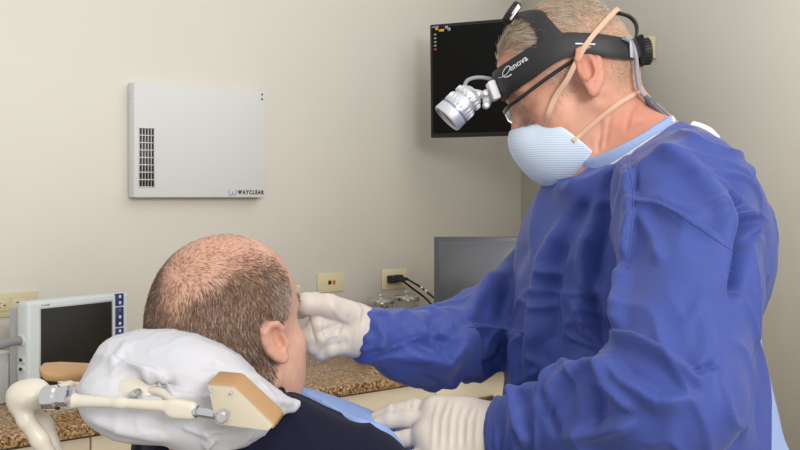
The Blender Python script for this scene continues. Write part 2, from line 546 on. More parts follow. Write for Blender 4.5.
# plugs and their leads
def plug(label, x, z, px_list):
    o = np.array(OUT @ Vector((x, -.008, z)))
    T = thing('power_cord', label, 'power cord', o)
    bm = bmesh.new()
    bm_box(bm, OUT, (x-.016, -.040, z-.014), (x+.016, -.009, z+.014), .004)
    a = np.array(OUT @ Vector((x, -.03, z))); b_ = np.array(OUT @ Vector((x+.034, -.042, z-.004)))
    bm_sweep(bm, np.linspace(a, b_, 5), np.linspace(.011, .006, 5), np.linspace(.011, .006, 5))
    bm_obj('plug', bm, M['cable'], T)
    pts = [b_]+[on_wall(*q) for q in px_list]
    sp = spline(pts, 10); sweep('lead', sp, .0042, .0042, M['cable'], T)
    return T, sp
T, sp = plug('black power cord running from the left plug of the wall outlet to the right', -.027, .002, [(412, 288, .045), (424, 297, .05), (432, 306, .07), (438, 322, .11), (452, 345, .24), (470, 330, .36)])
T, sp = plug('black power cord with a white tag, plugged in above the other cord', .004, .004, [(412, 282, .06), (422, 288, .065), (433, 297, .08), (441, 303, .12), (452, 318, .2), (462, 335, .26), (480, 325, .38)])
for i in (18, 22): sweep('tag', sp[i:i+3], .0055, .0055, M['label'], T)

# ---- television on a swivel bracket
Dl, Dr = 4.32, 4.02
tvl, tvr = P(426.5, 25, Dl), P(578, 20, Dr)
bl = P(430.5, 138, Dl)
ax = unit(np.array([tvr[0]-tvl[0], tvr[1]-tvl[1], 0])); h_tv = tvl[2]-bl[2]
tilt = unit(tvl-bl-ax*((tvl-bl)@ax)*1.0); nt_ = np.cross(ax, tilt)     # points to the camera
tvw = .70
TV = thing('television', 'black flat television hanging high in the corner, screen nearly blank', 'television', (tvl+bl)/2+ax*tvw/2-nt_*.03)
RT = frame(bl, ax, -nt_, tilt)      # x right, y away, z up
box('bezel', RT, (0, 0, 0), (tvw, .035, h_tv), M['tv_black'], TV, bev=.005)
scr = box('screen', RT, (.012, -.002, .016), (tvw-.012, .01, h_tv-.012), M['tv_screen'], TV, bev=.001)
box('rear_housing', RT, (.12, .03, .08), (tvw-.12, .075, h_tv-.08), M['tv_black'], TV, bev=.01)
k_ = Dl/F
def tvbox(name, px, py, w, h, m_):
    x = (px-429)*k_*1.02+.0; z = h_tv-(py-25)*k_
    return box(name, RT, (x, -.0035, z-h*k_), (x+w*k_, -.001, z), m_, TV)
for a in ((431.5, 27.2, 8, 1.3, 'icon'), (435.5, 28.8, 3, 2.2, 'yellow'), (439.5, 30.4, 5.5, 2.4, 'yellow'), (446, 27.6, 3.4, 3, 'icon'), (449, 29.5, 3, 3.2, 'icon')): tvbox('icon', *a[:4], M[a[4]])
for i in range(5): tvbox('icon', 434, 34.5+i*3.7, 2.6, 1.6, M['icon'] if i < 4 else M['redicon'])
ctr = np.array(RT @ Vector((tvw*.62, .07, h_tv*.5))); fw = ctr.copy(); dd = (corner-ctr)@C45; fw = ctr+C45*(dd-.012)
bm = bmesh.new(); bm_sweep(bm, [ctr, (ctr+fw)/2, fw], .02, .03, up=UP, sup=6)
bm_box(bm, frame(fw, NW, C45, UP), (-.06, -.012, -.1), (.06, .008, .1), .003)
bm_obj('bracket', bm, M['tv_black'], TV)

# almond plate high on the right wall (its top edge shows beside the headband knob)
def right_depth(px): 
    c = corner@C45
    return c/((px-400)/F*C45[0]+C45[1])
o = P(640, 49, right_depth(640))
T = thing('wall_plate', 'almond wall plate high on the right wall, half hidden by the headband knob', 'wall plate', o)
box('cover_plate', frame(o, -NW*-1, C45, UP), (-.075, -.006, -.045), (.075, 0, .045), M['almond'], T, bev=.002)

# ---- worktop and cabinets
Rw = room(np.array([corner[0], corner[1], 0]))
wt = box('worktop', Rw, (-Lw+.05, -.655, CT-.032), (-.003, -.003, CT), M['granite'], bev=.004)
tag(wt, 'speckled brown granite worktop along the back wall', 'worktop')
def cab_x(px): return (on_wall(px, 400, .64)-corner)@C45
seam = cab_x(437)
ws = .62
i = 0
for lab, xs in (('cream laminate base cabinet with a slim bronze pull, right of the seam', (seam, -.005)),
                ('cream laminate base cabinet between patient and seam, under the granite worktop', (seam-ws, seam)),
                ('cream laminate base cabinet under the granite, below the patient head', (seam-2*ws, seam-ws)),
                ('cream laminate base cabinet at far left under the patient monitor', (seam-3*ws, seam-2*ws))):
    o = np.array(Rw @ Vector(((xs[0]+xs[1])/2, -.3, 0)))
    T = thing('base_cabinet', lab, 'cabinet', o, 'base cabinets under the worktop')
    box('body', Rw, (xs[0]+.0005, -.612, .1), (xs[1]-.0005, -.02, CT-.033), M['cream'], T)
    box('plinth', Rw, (xs[0]+.001, -.55, 0), (xs[1]-.001, -.05, .1), M['gap'], T)
    d = box('drawer', Rw, (xs[0]+.003, -.634, CT-.19), (xs[1]-.003, -.613, CT-.040), M['cream'], T, bev=.0015)
    d2 = box('door', Rw, (xs[0]+.003, -.634, .105), (xs[1]-.003, -.613, CT-.195), M['cream'], T, bev=.0015)
    hx = cab_x(483) if i == 0 else (xs[0]+xs[1])/2
    for par, z in ((d, HC-(399.5-HY)/F*wall_depth(483, .65)), (d2, CT-.26)):
        pts = [np.array(Rw @ Vector((hx-.055, -.634, z))), np.array(Rw @ Vector((hx-.04, -.648, z))), np.array(Rw @ Vector((hx, -.656, z))), np.array(Rw @ Vector((hx+.04, -.648, z))), np.array(Rw @ Vector((hx+.055, -.634, z)))]
        sp = spline(pts, 6); tt = np.linspace(-1, 1, len(sp))
        sweep('handle', sp, .004+.006*(1-tt**2), .0035, M['bronze'], par, up=NW)
    i += 1

# ---- desk monitor on the worktop
mo = P(434.5, 237, 3.72)
ax = unit(np.array([1, .02, 0])); nn = np.array([ax[1], -ax[0], 0])
mw, mh = .50, .30
RM = frame(mo, ax, -nn, UP)
T = thing('computer_monitor', 'switched-off grey computer monitor standing on the worktop in the corner', 'monitor', mo+ax*mw/2-np.array([0, 0, mo[2]-CT]))
box('bezel', RM, (0, 0, -mh), (mw, .028, 0), M['mon_bezel'], T, bev=.003)
box('screen', RM, (.015, -.0012, -mh+.02), (mw-.015, .01, -.014), M['mon_screen'], T)
zb = CT-mo[2]
bm = bmesh.new(); bm_box(bm, RM, (mw/2-.03, .028, zb+.01), (mw/2+.03, .05, -.12), .004)
bm_obj('stand_neck', bm, M['mon_bezel'], T)
box('stand_base', RM, (mw/2-.11, -.06, zb), (mw/2+.11, .11, zb+.014), M['mon_bezel'], T, bev=.005)

# ---- glass jars
def jar(px, off, ytop, r, label, fill):
    o = on_wall(px, 300, off); D = o[1]; o[2] = CT
    z1 = HC-(ytop-HY)/F*D-CT
    T = thing('glass_jar', label, 'jar', o, 'lidded glass jars on the worktop')
    R = frame(o, (1, 0, 0), (0, 1, 0), (0, 0, 1))
    hb = z1-.03
    lathe('glass_body', R, [(r*.9, 0), (r, .004), (r, hb), (r*.97, hb), (r*.97, .006), (.0, .005)], M['glass'], T, 40, cap=False)
    lathe('lid', R, [(r*1.04, hb-.004), (r*1.07, hb), (r*1.07, hb+.010), (r*.9, hb+.016), (r*.25, hb+.018)], M['chrome'], T, 40)
    lathe('lid_knob', R, [(.004, hb+.016), (.004, hb+.022), (.0085, hb+.026), (.008, hb+.032), (.003, hb+.035)], M['chrome'], T, 20)
    bm = bmesh.new(); rng = random.Random(px)
    n = 26
    for k in range(n):
        a = rng.random()*6.28; q = r*.66*math.sqrt(rng.random()); z = .02+(hb*fill-.03)*rng.random()
        M4 = Matrix.Translation(Vector(o)+Vector((q*math.cos(a), q*math.sin(a), z))) @ Matrix.Rotation(rng.random()*3, 4, 'X') @ Matrix.Rotation(rng.random()*3, 4, 'Y')
        bm_lathe(bm, M4, [(.007, -.014), (.009, -.012), (.009, .012), (.007, .014)], 10)
    q = bm_obj('cotton_rolls', bm, M['gauze'] if fill > .6 else M['label'], T); q['kind'] = 'stuff'
jar(380.5, .14, 294.5, .049, 'left lidded glass jar, filled with pinkish rolls', .95)
jar(406.5, .15, 291.5, .046, 'right lidded glass jar, emptier, under the plugged-in cords', .5)

# ---- patient monitor (vital signs) and small white device
ml = P(28, 302, 2.98); mr = P(130, 292, 3.2)
# keep the two ends at one height: depth chosen so the top edge is level
zt = HC-(302-HY)/F*2.98; Dr_ = (HC-zt)*F/(292-HY); mr = P(130, 292, Dr_)
ax = unit(np.array([mr[0]-ml[0], mr[1]-ml[1], 0])); nn = np.array([ax[1], -ax[0], 0])
w_ = np.linalg.norm((mr-ml)[:2]); 
RV = frame(np.array([ml[0], ml[1], CT]), ax, -nn, UP); hv = zt-CT
VT = thing('patient_monitor', 'light grey patient monitor with blank dark screen and blue buttons', 'patient monitor', np.array([ml[0], ml[1], CT])+ax*w_/2-nn*.06)
box('housing', RV, (0, .0, .012), (w_, .05, hv), M['vit_body'], VT, bev=.012, seg=3)
box('rear_housing', RV, (.03, .045, .02), (w_-.012, .12, hv-.02), M['vit_side'], VT, bev=.012)
for x in (.03, w_-.06): box('foot', RV, (x, .02, 0), (x+.03, .1, .014), M['vit_side'], VT)
kx = w_/102.0
vz = hv/100.0
sx0, sx1 = 11.5*kx, 82*kx
box('screen', RV, (sx0, -.0015, hv-.235), (sx1, .01, hv-.022), M['vit_screen'], VT, bev=.001)
box('screen_rim', RV, (sx0-.004, -.0007, hv-.239), (sx1+.004, .008, hv-.018), M['vit_side'], VT)
zs = lambda y: hv-(y-298)*.00285
for y0, y1, n in ((298.5, 311, 2), (312.5, 332.5, 3), (334, 352, 3), (354, 372, 3)):
    key = box('button_pad', RV, (86*kx, -.003, zs(y1)), (94.5*kx, .004, zs(y0)), M['navy_key'], VT, bev=.0015)
    for i in range(n):
        z = zs(y0+(y1-y0)*(i+.5)/n)
        lathe('button', frame(np.array(RV @ Vector((90.2*kx, -.003, z))), ax, UP, nn), [(.005, -.001), (.005, .0012), (.0038, .002)], M['red_key'] if (n == 3 and i == 0 and y0 < 320) else M['key_icon'], key, 14)
box('nameplate', RV, (sx0+.002, -.001, hv-.0145), (sx0+.03, .002, hv-.0105), M['vit_side'], VT)
so = np.array(RV @ Vector((0, .026, hv-.105)))
lathe('port', frame(so, nn, UP, -ax), [(.016, -.002), (.016, .004), (.012, .006)], M['vit_body'], VT, 20)
for z in (.155, .18): box('port', RV, (-.003, .012, hv-z-.01), (.002, .040, hv-z+.006), M['vit_body'], VT, bev=.001)
for z in (.155, .18): box('port_opening', RV, (-.004, .02, hv-z-.006), (.002, .032, hv-z+.002), M['dark'], VT)
pts = [so, so-ax*.035, so-ax*.09-UP*.008, so-ax*.2-UP*.03, so-ax*.3-UP*.12-nn*.02]
cb = sweep('sensor_cable', spline(pts, 8), .0125, .0125, M['grey_cable'], n=14)
tag(cb, 'thick grey sensor cable plugged into the left side of the patient monitor', 'cable')
o = P(-4, 352, 3.1); o[2] = CT
T = thing('medical_device', 'small white device with ports at the left edge, on the worktop beside the patient monitor', 'medical device', o)
RB = frame(o, ax, -nn, UP); hb = HC-(352-HY)/F*3.1-CT
box('housing', RB, (-.12, -.03, 0), (.040, .10, hb), M['white_dev'], T, bev=.006)
box('port_panel', RB, (.012, -.032, .04), (.042, -.02, hb-.03), M['vit_body'], T, bev=.002)
for z in (.052, .07): box('port_opening', RB, (.02, -.0335, z), (.034, -.03, z+.009), M['dark'], T, bev=.001)
# ================================================================== PEOPLE
def head_axes(yaw, pitch, roll=0, base=(-1, 0)):
    """yaw turns the level forward direction; pitch down is positive; columns are right, forward, up"""
    bx, by = base; c, s = math.cos(math.radians(yaw)), math.sin(math.radians(yaw))
    f0 = np.array([bx*c-by*s, bx*s+by*c, 0]); p = math.radians(pitch)
    f = f0*math.cos(p)-UP*math.sin(p); u = f0*math.sin(p)+UP*math.cos(p); r = np.cross(f, u)
    ro = math.radians(roll)
    r, u = r*math.cos(ro)+u*math.sin(ro), u*math.cos(ro)-r*math.sin(ro)
    return np.stack([r, f, u], 1)

def add_head(G, R, O, s=1.0, ear_out=1.0, hull_only=False, es=1.0, ear_x=0.0):
    L = lambda *p: O+R@(np.array(p, float)*s)
    E = lambda c, r, k, op='u', R2=None: G.ell(L(*c), np.array(r)*s, R if R2 is None else R@R2, k*s, op)
    Cn = lambda a, b, ra, rb, k, op='u': G.cone(L(*a), L(*b), ra*s, rb*s, k*s, op)
    E((0, -.007, .036), (.0765, .095, .089), .01)                    # skull
    E((0, .030, .040), (.066, .062, .066), .03)                      # forehead
    E((0, -.040, .005), (.066, .058, .062), .03)                     # back of skull
    if hull_only: return
    E((0, .042, -.030), (.056, .050, .062), .03)                     # face
    E((0, .040, -.066), (.049, .048, .044), .02)
    for q in (-1, 1):
        Cn((q*.058, .000, -.045), (q*.024, .070, -.094), .018, .017, .025)   # jaw
        E((q*.046, .056, -.020), (.022, .022, .018), .025)           # cheekbone
        E((q*.042, .045, -.055), (.024, .03, .028), .03)             # cheek
        Cn((q*.012, .089, .026), (q*.045, .074, .027), .010, .008, .014)     # brow
    E((0, .078, -.098), (.022, .017, .016), .02)                     # chin
    for q in (-1, 1):
        E((q*.032, .096, .008), (.019, .013, .012), .014, 's')       # eye socket
        E((q*.0315, .076, .007), (.0145, .0135, .0125), .004)        # lids over the ball
        Cn((q*.044, .0835, .006), (q*.020, .0885, .004), .0016, .0016, .002, 's') # slit between the lids
    Cn((0, .088, .018), (0, .112, -.026), .0075, .0105, .012)        # nose
    E((0, .114, -.030), (.0115, .011, .010), .010)
    for q in (-1, 1):
        E((q*.0125, .102, -.034), (.0075, .010, .008), .006)
        E((q*.007, .108, -.041), (.0035, .005, .004), .003, 's')
    E((0, .082, -.062), (.026, .014, .020), .015)                    # muzzle
    Cn((-.018, .089, -.062), (.018, .089, -.062), .005, .005, .006); Cn((0, .0945, -.061), (0, .0945, -.061), .004, .004, .006)
    Cn((-.016, .088, -.072), (.016, .088, -.072), .0055, .0055, .006)
    Cn((-.022, .094, -.067), (.022, .094, -.067), .0018, .0018, .003, 's')
    # ears
    for q in (-1, 1):
        t = math.radians(30)*q; c, sn = math.cos(t), math.sin(t)     # flare outwards to the back
        R2 = np.array([[c, sn, 0], [-sn, c, 0], [0, 0, 1.0]])
        a = math.radians(-14); ca, sa = math.cos(a), math.sin(a)     # lean back at the top
        R2 = R2@np.array([[1, 0, 0], [0, ca, -sa], [0, sa, ca]]).T
        c0 = np.array([q*(.0795+ear_x), -.012, .002]); off = lambda p: tuple(c0+R2@np.array(p)*es); e3 = lambda *a: tuple(np.array(a)*es)
        o = q*ear_out
        Cn(c0-np.array([q*(.006+ear_x), -.002, 0]), c0-np.array([q*.003, 0, .0]), .016*es, .013*es, .006)
        E(c0, e3(.0065, .0175, .0300), .006, 'u', R2)
        E(off((o*.0046, .003, .001)), e3(.0070, .0115, .0215), .004, 's', R2)      # hollow
        hx = [(.001, .012, .004), (.004, .015, .018), (.006, .009, .029), (.008, -.004, .0325), (.008, -.0155, .025), (.007, -.019, .009), (.006, -.0165, -.008), (.004, -.009, -.021), (.002, -.001, -.029)]
        pts = [L(*off((o*x, y, z))) for x, y, z in hx]
        G.chain(pts, np.array([.0030, .0034, .0038, .004, .004, .004, .004, .0045, .0055])*s, .0035*s)
        ah = [(.006, -.007, .022), (.0055, -.0095, .010), (.005, -.008, -.004), (.004, -.002, -.013), (.004, .006, -.015)]
        G.chain([L(*off((o*x, y, z))) for x, y, z in ah], np.array([.0026, .003, .003, .003, .0028])*s, .004*s)   # inner ridge
        Cn(off((o*.004, .012, -.004)), off((o*.004, .013, -.010)), .0042, .0038, .004)     # tragus
        E(off((o*.0015, .004, -.0285)), e3(.0050, .0085, .0095), .005, 'u', R2)               # lobe
        E(off((o*.0055, .006, -.004)), (.005, .005, .007), .003, 's', R2)                    # ear canal

def head_local(V, R, O, s=1.0): return (V-O)@R/s

def sstep(a, b, x):
    t = np.clip((x-a)/(b-a), 0, 1); return t*t*(3-2*t)

def face_eyes(parent, R, O, s, m_white, m_iris):
    for q in (-1, 1):
        c = O+R@(np.array([q*.0315, .0755, .006])*s); f = unit(R@np.array([0, 1, -.35]))
        x, y, z = axes_from(f)
        M4 = frame(c, x, y, z)
        r = .0118*s
        e = lathe('eye', M4, [(r*math.cos(t), r*math.sin(t)) for t in np.linspace(-1.5, 1.5, 14)], m_white, parent, 20)
        lathe('iris', M4, [(r*.46, r*.86), (r*.40, r*.96), (r*.1, r*1.02)], m_iris, e, 16)

def strands(name, roots, nrm, dirs, lens, rad, cols, m, parent, bend=.5, seg=3, jit=.25, lift=.5):
    """short tapering hairs, each a three-sided spike"""
    n = len(roots); rng = RNG
    dirs = unit_rows(dirs-nrm*(dirs*nrm).sum(1)[:, None])
    d0 = unit_rows(nrm*lift+dirs+rng.normal(0, jit, (n, 3)))
    d1 = unit_rows(dirs+nrm*(.5-bend+lift*.3)+rng.normal(0, jit*.6, (n, 3)))
    side = unit_rows(np.cross(d0, rng.normal(0, 1, (n, 3)))); up = np.cross(d0, side)
    V = np.zeros((n, seg*3+1, 3)); 
    p = roots-nrm*.0003
    for k in range(seg):
        w = rad*(1-.75*k/seg)
        for j in range(3):
            a = 2*math.pi*j/3
            V[:, k*3+j] = p+side*(math.cos(a)*w)[:, None]+up*(math.sin(a)*w)[:, None] if np.ndim(w) else p+(side*math.cos(a)+up*math.sin(a))*w
        t = (k+1)/seg
        p = p+unit_rows(d0*(1-t)+d1*t)*(lens/seg)[:, None]
    V[:, seg*3] = p
    f4 = []; f3 = []
    for k in range(seg-1):
        for j in range(3): f4.append((k*3+j, k*3+(j+1) % 3, (k+1)*3+(j+1) % 3, (k+1)*3+j))
    for j in range(3): f3.append(((seg-1)*3+j, (seg-1)*3+(j+1) % 3, seg*3))
    st = (np.arange(n)*(seg*3+1))[:, None, None]
    A = (np.array(f4)[None]+st).reshape(-1, 4); B = (np.array(f3)[None]+st).reshape(-1, 3)
    me = bpy.data.meshes.new(name); VV = V.reshape(-1, 3)
    me.vertices.add(len(VV)); me.vertices.foreach_set('co', VV.astype(np.float32).ravel())
    me.loops.add(A.size+B.size); me.loops.foreach_set('vertex_index', np.concatenate([A.ravel(), B.ravel()]).astype(np.int32))
    me.polygons.add(len(A)+len(B))
    me.polygons.foreach_set('loop_start', np.concatenate([np.arange(len(A))*4, A.size+np.arange(len(B))*3]).astype(np.int32))
    me.update(calc_edges=True)
    a = me.color_attributes.new('Col', 'FLOAT_COLOR', 'POINT')
    cc = np.repeat(cols, seg*3+1, axis=0); a.data.foreach_set('color', np.hstack([cc, np.ones((len(cc), 1))]).astype(np.float32).ravel())
    return link(name, me, m, parent)

def sample(V, Q, w, n):
    """random surface points; w is a per-face weight"""
    a = np.linalg.norm(np.cross(V[Q[:, 2]]-V[Q[:, 0]], V[Q[:, 3]]-V[Q[:, 1]]), axis=1)*w
    f = RNG.choice(len(Q), n, p=a/a.sum()); u, v = RNG.random((2, n, 1))
    q = V[Q[f]]
    return (q[:, 0]*(1-u)*(1-v)+q[:, 1]*u*(1-v)+q[:, 2]*u*v+q[:, 3]*(1-u)*v), f

def lin(r, g, b): return np.array(srgb(r, g, b)[:3])

M['skin'] = mat('skin', (1, 1, 1, 1), .48, attr='Col', var=.06, vscale=60, sss=.12, bump=.12, bscale=420, spec=.4)
M['hair'] = mat('hair', (1, 1, 1, 1), .55, attr='Col', spec=.3)
M['eye'] = mat('eye_white', srgb(225, 220, 212), .2)
M['iris'] = mat('iris', srgb(70, 82, 90), .2)
M['gown'] = mat('blue_gown', srgb(56, 73, 146), .6, bump=.30, bscale=420, var=.05, vscale=22, sheen=.12, spec=.35)
M['scrub'] = mat('pale_blue_scrub', srgb(146, 166, 206), .8, bump=.25, bscale=600)
M['undershirt'] = mat('white_binding', srgb(210, 212, 220), .8)
M['glove'] = mat('latex_glove', srgb(198, 188, 178), .45, bump=.10, bscale=300, var=.03, vscale=60, sss=.1)
M['mask'] = mat('mask_cloth', srgb(203, 217, 233), .8)
M['strap'] = mat('elastic_strap', srgb(202, 168, 142), .7, bump=.2, bscale=500)
M['tie'] = mat('white_tie', srgb(216, 220, 232), .7)
M['trouser'] = mat('navy_trousers', srgb(38, 44, 70), .8)
M['shoe'] = mat('black_shoe', srgb(24, 24, 26), .5)
M['navy'] = mat('navy_jersey', srgb(20, 22, 42), .9, bump=.4, bscale=500, sheen=.03, spec=.2)
M['bib'] = mat('blue_bib', srgb(136, 162, 212), .8, bump=.2, bscale=400)
# crumpled film of the gown: ridged folds in relief
nt = M['gown'].node_tree; b = nt.nodes['Principled BSDF']; old = b.inputs['Normal'].links[0].from_node
rn = nt.nodes.new('ShaderNodeTexNoise'); rn.noise_type = 'RIDGED_MULTIFRACTAL'; rn.inputs['Scale'].default_value = 7; rn.inputs['Detail'].default_value = 3; rn.inputs['Distortion'].default_value = .6
mp_ = nt.nodes.new('ShaderNodeMapping'); mp_.inputs['Scale'].default_value = (1.2, 1.2, .6); mp_.inputs['Rotation'].default_value = (.3, .5, .2)
nt.links.new(nt.nodes['Texture Coordinate'].outputs['Object'], mp_.inputs['Vector']); nt.links.new(mp_.outputs[0], rn.inputs['Vector'])
b2 = nt.nodes.new('ShaderNodeBump'); b2.inputs['Strength'].default_value = .9; b2.inputs['Distance'].default_value = .010
nt.links.new(rn.outputs['Fac'], b2.inputs['Height']); nt.links.new(b2.outputs['Normal'], old.inputs['Normal'])
# fine woven mask dots: bump by waves
nt = M['mask'].node_tree; b = nt.nodes['Principled BSDF']
tc = nt.nodes['Texture Coordinate']
wv = nt.nodes.new('ShaderNodeTexWave'); wv.wave_type = 'BANDS'; wv.bands_direction = 'Z'; wv.inputs['Scale'].default_value = 105; wv.inputs['Distortion'].default_value = .6; wv.inputs['Detail Scale'].default_value = 30
wv2 = nt.nodes.new('ShaderNodeTexWave'); wv2.wave_type = 'BANDS'; wv2.bands_direction = 'X'; wv2.inputs['Scale'].default_value = 75
ad = nt.nodes.new('ShaderNodeMath'); ad.operation = 'ADD'
for q in (wv, wv2): nt.links.new(tc.outputs['Object'], q.inputs['Vector'])
ad.operation = 'MULTIPLY_ADD'; ad.inputs[1].default_value = .35; nt.links.new(wv2.outputs['Fac'], ad.inputs[0]); nt.links.new(wv.outputs['Fac'], ad.inputs[2])
bp = nt.nodes.new('ShaderNodeBump'); bp.inputs['Strength'].default_value = .45; bp.inputs['Distance'].default_value = .0008
nt.links.new(ad.outputs[0], bp.inputs['Height']); nt.links.new(bp.outputs['Normal'], b.inputs['Normal'])

# ------------------------------------------------------------------ hands
def glove_field(G, palm, fingers, inflate=0, k=.006):
    """palm: list of (a,b,ra,rb); fingers: list of (points, radii)"""
    for a, b, ra, rb in palm: G.cone(a, b, ra+inflate, rb+inflate, .014)
    for pts, rs in fingers: 
        H = Grid.__new__(Grid); H.__dict__.update(G.__dict__); 
        G.chain(pts, np.array(rs)+inflate, k)

# ================================================================== DOCTOR
DOC = thing('person', 'standing man in blue surgical gown, face mask and gloves, bending over the patient', 'person', (P(650, 450, 1.5)[0], 1.5, 0))
DR = head_axes(-2, 30, 0)
DS = .91
DO = P(586, 74, 1.44)-DR@(np.array([-.080, -.008, 0])*DS)
sh_ax = unit([-.5, .86, 0]); fw_ax = unit([-.86, -.5, 0])
TRQ = np.stack([sh_ax, fw_ax, UP], 1)
ns, fs = P(684, 202, 1.30), P(597, 228, 1.66)              # shoulders, near and far
el, wr = P(676, 392, 1.12), P(497, 431, 1.27)              # near elbow and wrist
fe, fwst = P(470, 338, 1.56), P(366, 330, 1.40)            # far elbow and wrist
nb = P(645, 165, 1.48)                                     # base of the neck

# hands, as gloves (the bare hand inside follows the same joints, a little thinner)
def seq(*a): return [P(*q) for q in a]
near_palm = [(P(500, 432, 1.275), P(462, 428, 1.285), .026, .030), (P(470, 416, 1.290), P(436, 413, 1.300), .021, .021), (P(470, 436, 1.272), P(428, 436, 1.278), .024, .020), (P(475, 450, 1.262), P(435, 454, 1.262), .020, .018)]
near_fingers = [
    (seq((440, 412, 1.302), (414, 408, 1.310), (393, 412, 1.314), (376, 419, 1.316)), [.0125, .0112, .0100, .0085]),     # index
    (seq((434, 421, 1.292), (408, 419, 1.300), (390, 420, 1.304), (378, 423, 1.306)), [.0125, .0110, .0100, .0080]),     # middle, beside it
    (seq((428, 437, 1.278), (408, 438, 1.284), (396, 440, 1.286), (388, 442, 1.288)), [.0120, .0100, .0092, .0080]),     # ring
    (seq((430, 454, 1.262), (412, 459, 1.262), (400, 463, 1.264), (391, 466, 1.266)), [.0115, .0095, .0085, .0070]),     # little
    (seq((486, 416, 1.300), (466, 408, 1.330), (450, 408, 1.350), (436, 414, 1.362)), [.0130, .0125, .0110, .0090])]     # thumb, behind
far_palm = [(P(366, 330, 1.40), P(350, 328, 1.395), .026, .027), (P(354, 320, 1.39), P(341, 316, 1.382), .021, .017), (P(352, 337, 1.395), P(338, 338, 1.385), .021, .017)]
far_fingers = [
    (seq((350, 314, 1.378), (328, 306, 1.358), (307, 304, 1.356), (300, 310, 1.370)), [.0165, .0150, .0140, .0115]),     # index
    (seq((340, 325, 1.376), (318, 325, 1.358), (309, 336, 1.360), (311, 345, 1.374)), [.0135, .0125, .0112, .0095]),     # middle
    (seq((340, 335, 1.374), (322, 337, 1.358), (314, 346, 1.362), (318, 351, 1.376)), [.0130, .0118, .0108, .0090]),     # ring
    (seq((342, 345, 1.378), (330, 348, 1.366), (321, 352, 1.368), (322, 355, 1.378)), [.0120, .0108, .0098, .0085]),     # little
    (seq((352, 314, 1.415), (330, 305, 1.425), (315, 301, 1.428), (303, 303, 1.425)), [.0135, .0125, .0112, .0092])]     # thumb, far side

NKA, NKB = P(640, 180, 1.475), P(612, 108, 1.475)               # axis of the neck, bottom to top
NKN = unit(np.array([-.45, -.05, .85])); NKP = P(631, 145, 1.475)
# --- body
G = Grid((-.16, 1.04, .93), (.56, 1.86, 1.80), .0028)
add_head(G, DR, DO, DS, es=1.06, ear_x=.004)
nk0 = DO+DR@np.array([0, -.022, -.020]); 
G.cone(nk0, P(633, 152, 1.510), .053, .054, .02)
G.cone(DO+DR@np.array([0, .030, -.075]), P(606, 168, 1.525), .036, .042, .02)       # throat
G.ell(P(632, 250, 1.50), (.16, .10, .19), TRQ, .04); G.ell(P(640, 360, 1.52), (.15, .12, .2), TRQ, .04)
for a, b, c in ((ns, el, wr), (fs, fe, fwst)):
    G.chain([P(640, 215, 1.48), a, P(690, 290, 1.21) if b is el else P(531, 294, 1.63), b, P(590, 412, 1.19) if b is el else P(420, 341, 1.47), c], [.05, .045, .04, .034, .03, .024], .02)
glove_field(G, near_palm, near_fingers, -.0045); glove_field(G, far_palm, far_fingers, -.0045)
V, Q = G.mesh(1); N = normals(V, Q)
DBV, DBQ = V, Q
q = head_local(V, DR, DO, DS)
col = np.tile(lin(200, 148, 124), (len(V), 1))
nz = fbm(q*40, 3)[:, None]
col = col*(1+.10*nz)
def blend(col, c, w): return col*(1-w[:, None])+np.asarray(c)*w[:, None]
red = sstep(.03, .0, np.linalg.norm(q-[0, .11, -.03], axis=1))*.5
ear = (np.abs(q[:, 0]) > .079)*(np.abs(q[:, 2]) < .045)*(np.abs(q[:, 1]+.01) < .035)
red = np.maximum(red, ear*.45)
neck = sstep(-.03, -.09, q[:, 2])*sstep(.03, -.01, q[:, 1]); red = np.maximum(red, neck*.5)
red = np.maximum(red, sstep(.02, .055, q[:, 2])*sstep(.02, .07, q[:, 1])*.35)
red = np.maximum(red, np.clip(fbm(q*55, 2), 0, 1)*.35)
col = blend(col, lin(186, 106, 88), red*.8)
# neck creases
for pts, amp, wd in (([(602, 118), (600, 135), (597, 152)], .0035, 2.0), ([(612, 108), (608, 128), (604, 150)], .002, 2.5), ([(640, 96), (630, 112), (625, 132)], .0018, 2.2), ([(556, 104), (552, 116)], .0015, 2), ([(548, 96), (556, 100), (562, 108)], .0012, 1.6)):
    V = crease(V, N, [(pts, amp, wd, 'g', (1.2, 1.6))])
def doc_hair_w(q):
    top = sstep(.050, .075, q[:, 2]+.25*np.minimum(q[:, 1], 0)*0)
    hairline = .080-.35*np.abs(q[:, 0])                       # y of the front hairline
    front = sstep(hairline+.012, hairline-.012, q[:, 1])
    side = sstep(.006, .03, q[:, 2]-.02*0)*sstep(.052, .030, q[:, 1])*sstep(.03, .06, np.abs(q[:, 0]))
    back = sstep(-.030, -.055, q[:, 1])*sstep(-.055, -.025, q[:, 2])
    burn = sstep(.022, .010, np.abs(q[:, 1]-.022))*sstep(-.02, .0, q[:, 2])*sstep(.035, .02, q[:, 2])*(np.abs(q[:, 0]) > .05)*.25
    w = np.maximum.reduce([top*front, side, back, burn])
    return w*(~((np.abs(q[:, 0]) > .077)*(np.abs(q[:, 2]) < .045)*(np.abs(q[:, 1]+.012) < .034)))
def crown_thin(q): return sstep(.050, .015, np.hypot(q[:, 0], q[:, 1]+.010))*sstep(.06, .1, q[:, 2])
hw = doc_hair_w(q)
col = blend(col, lin(166, 128, 102), hw*.35*(1-.6*crown_thin(q)))
body = link('body', qmesh('body', V, Q, np.clip(col, 0, 1)), M['skin'], DOC)
face_eyes(DOC, DR, DO, DS, M['eye'], M['iris'])
DOCBVH = tree(V, Q)
H = Grid((-.2, 1.0, 1.3), (.56, 1.9, 1.85), .004); H = Grid(DO-.15, DO+.16, .003)
add_head(H, DR, DO, DS, hull_only=True); hV, hQ = H.mesh(1); SKULL = tree(hV, hQ)

DQL = q; DN = N
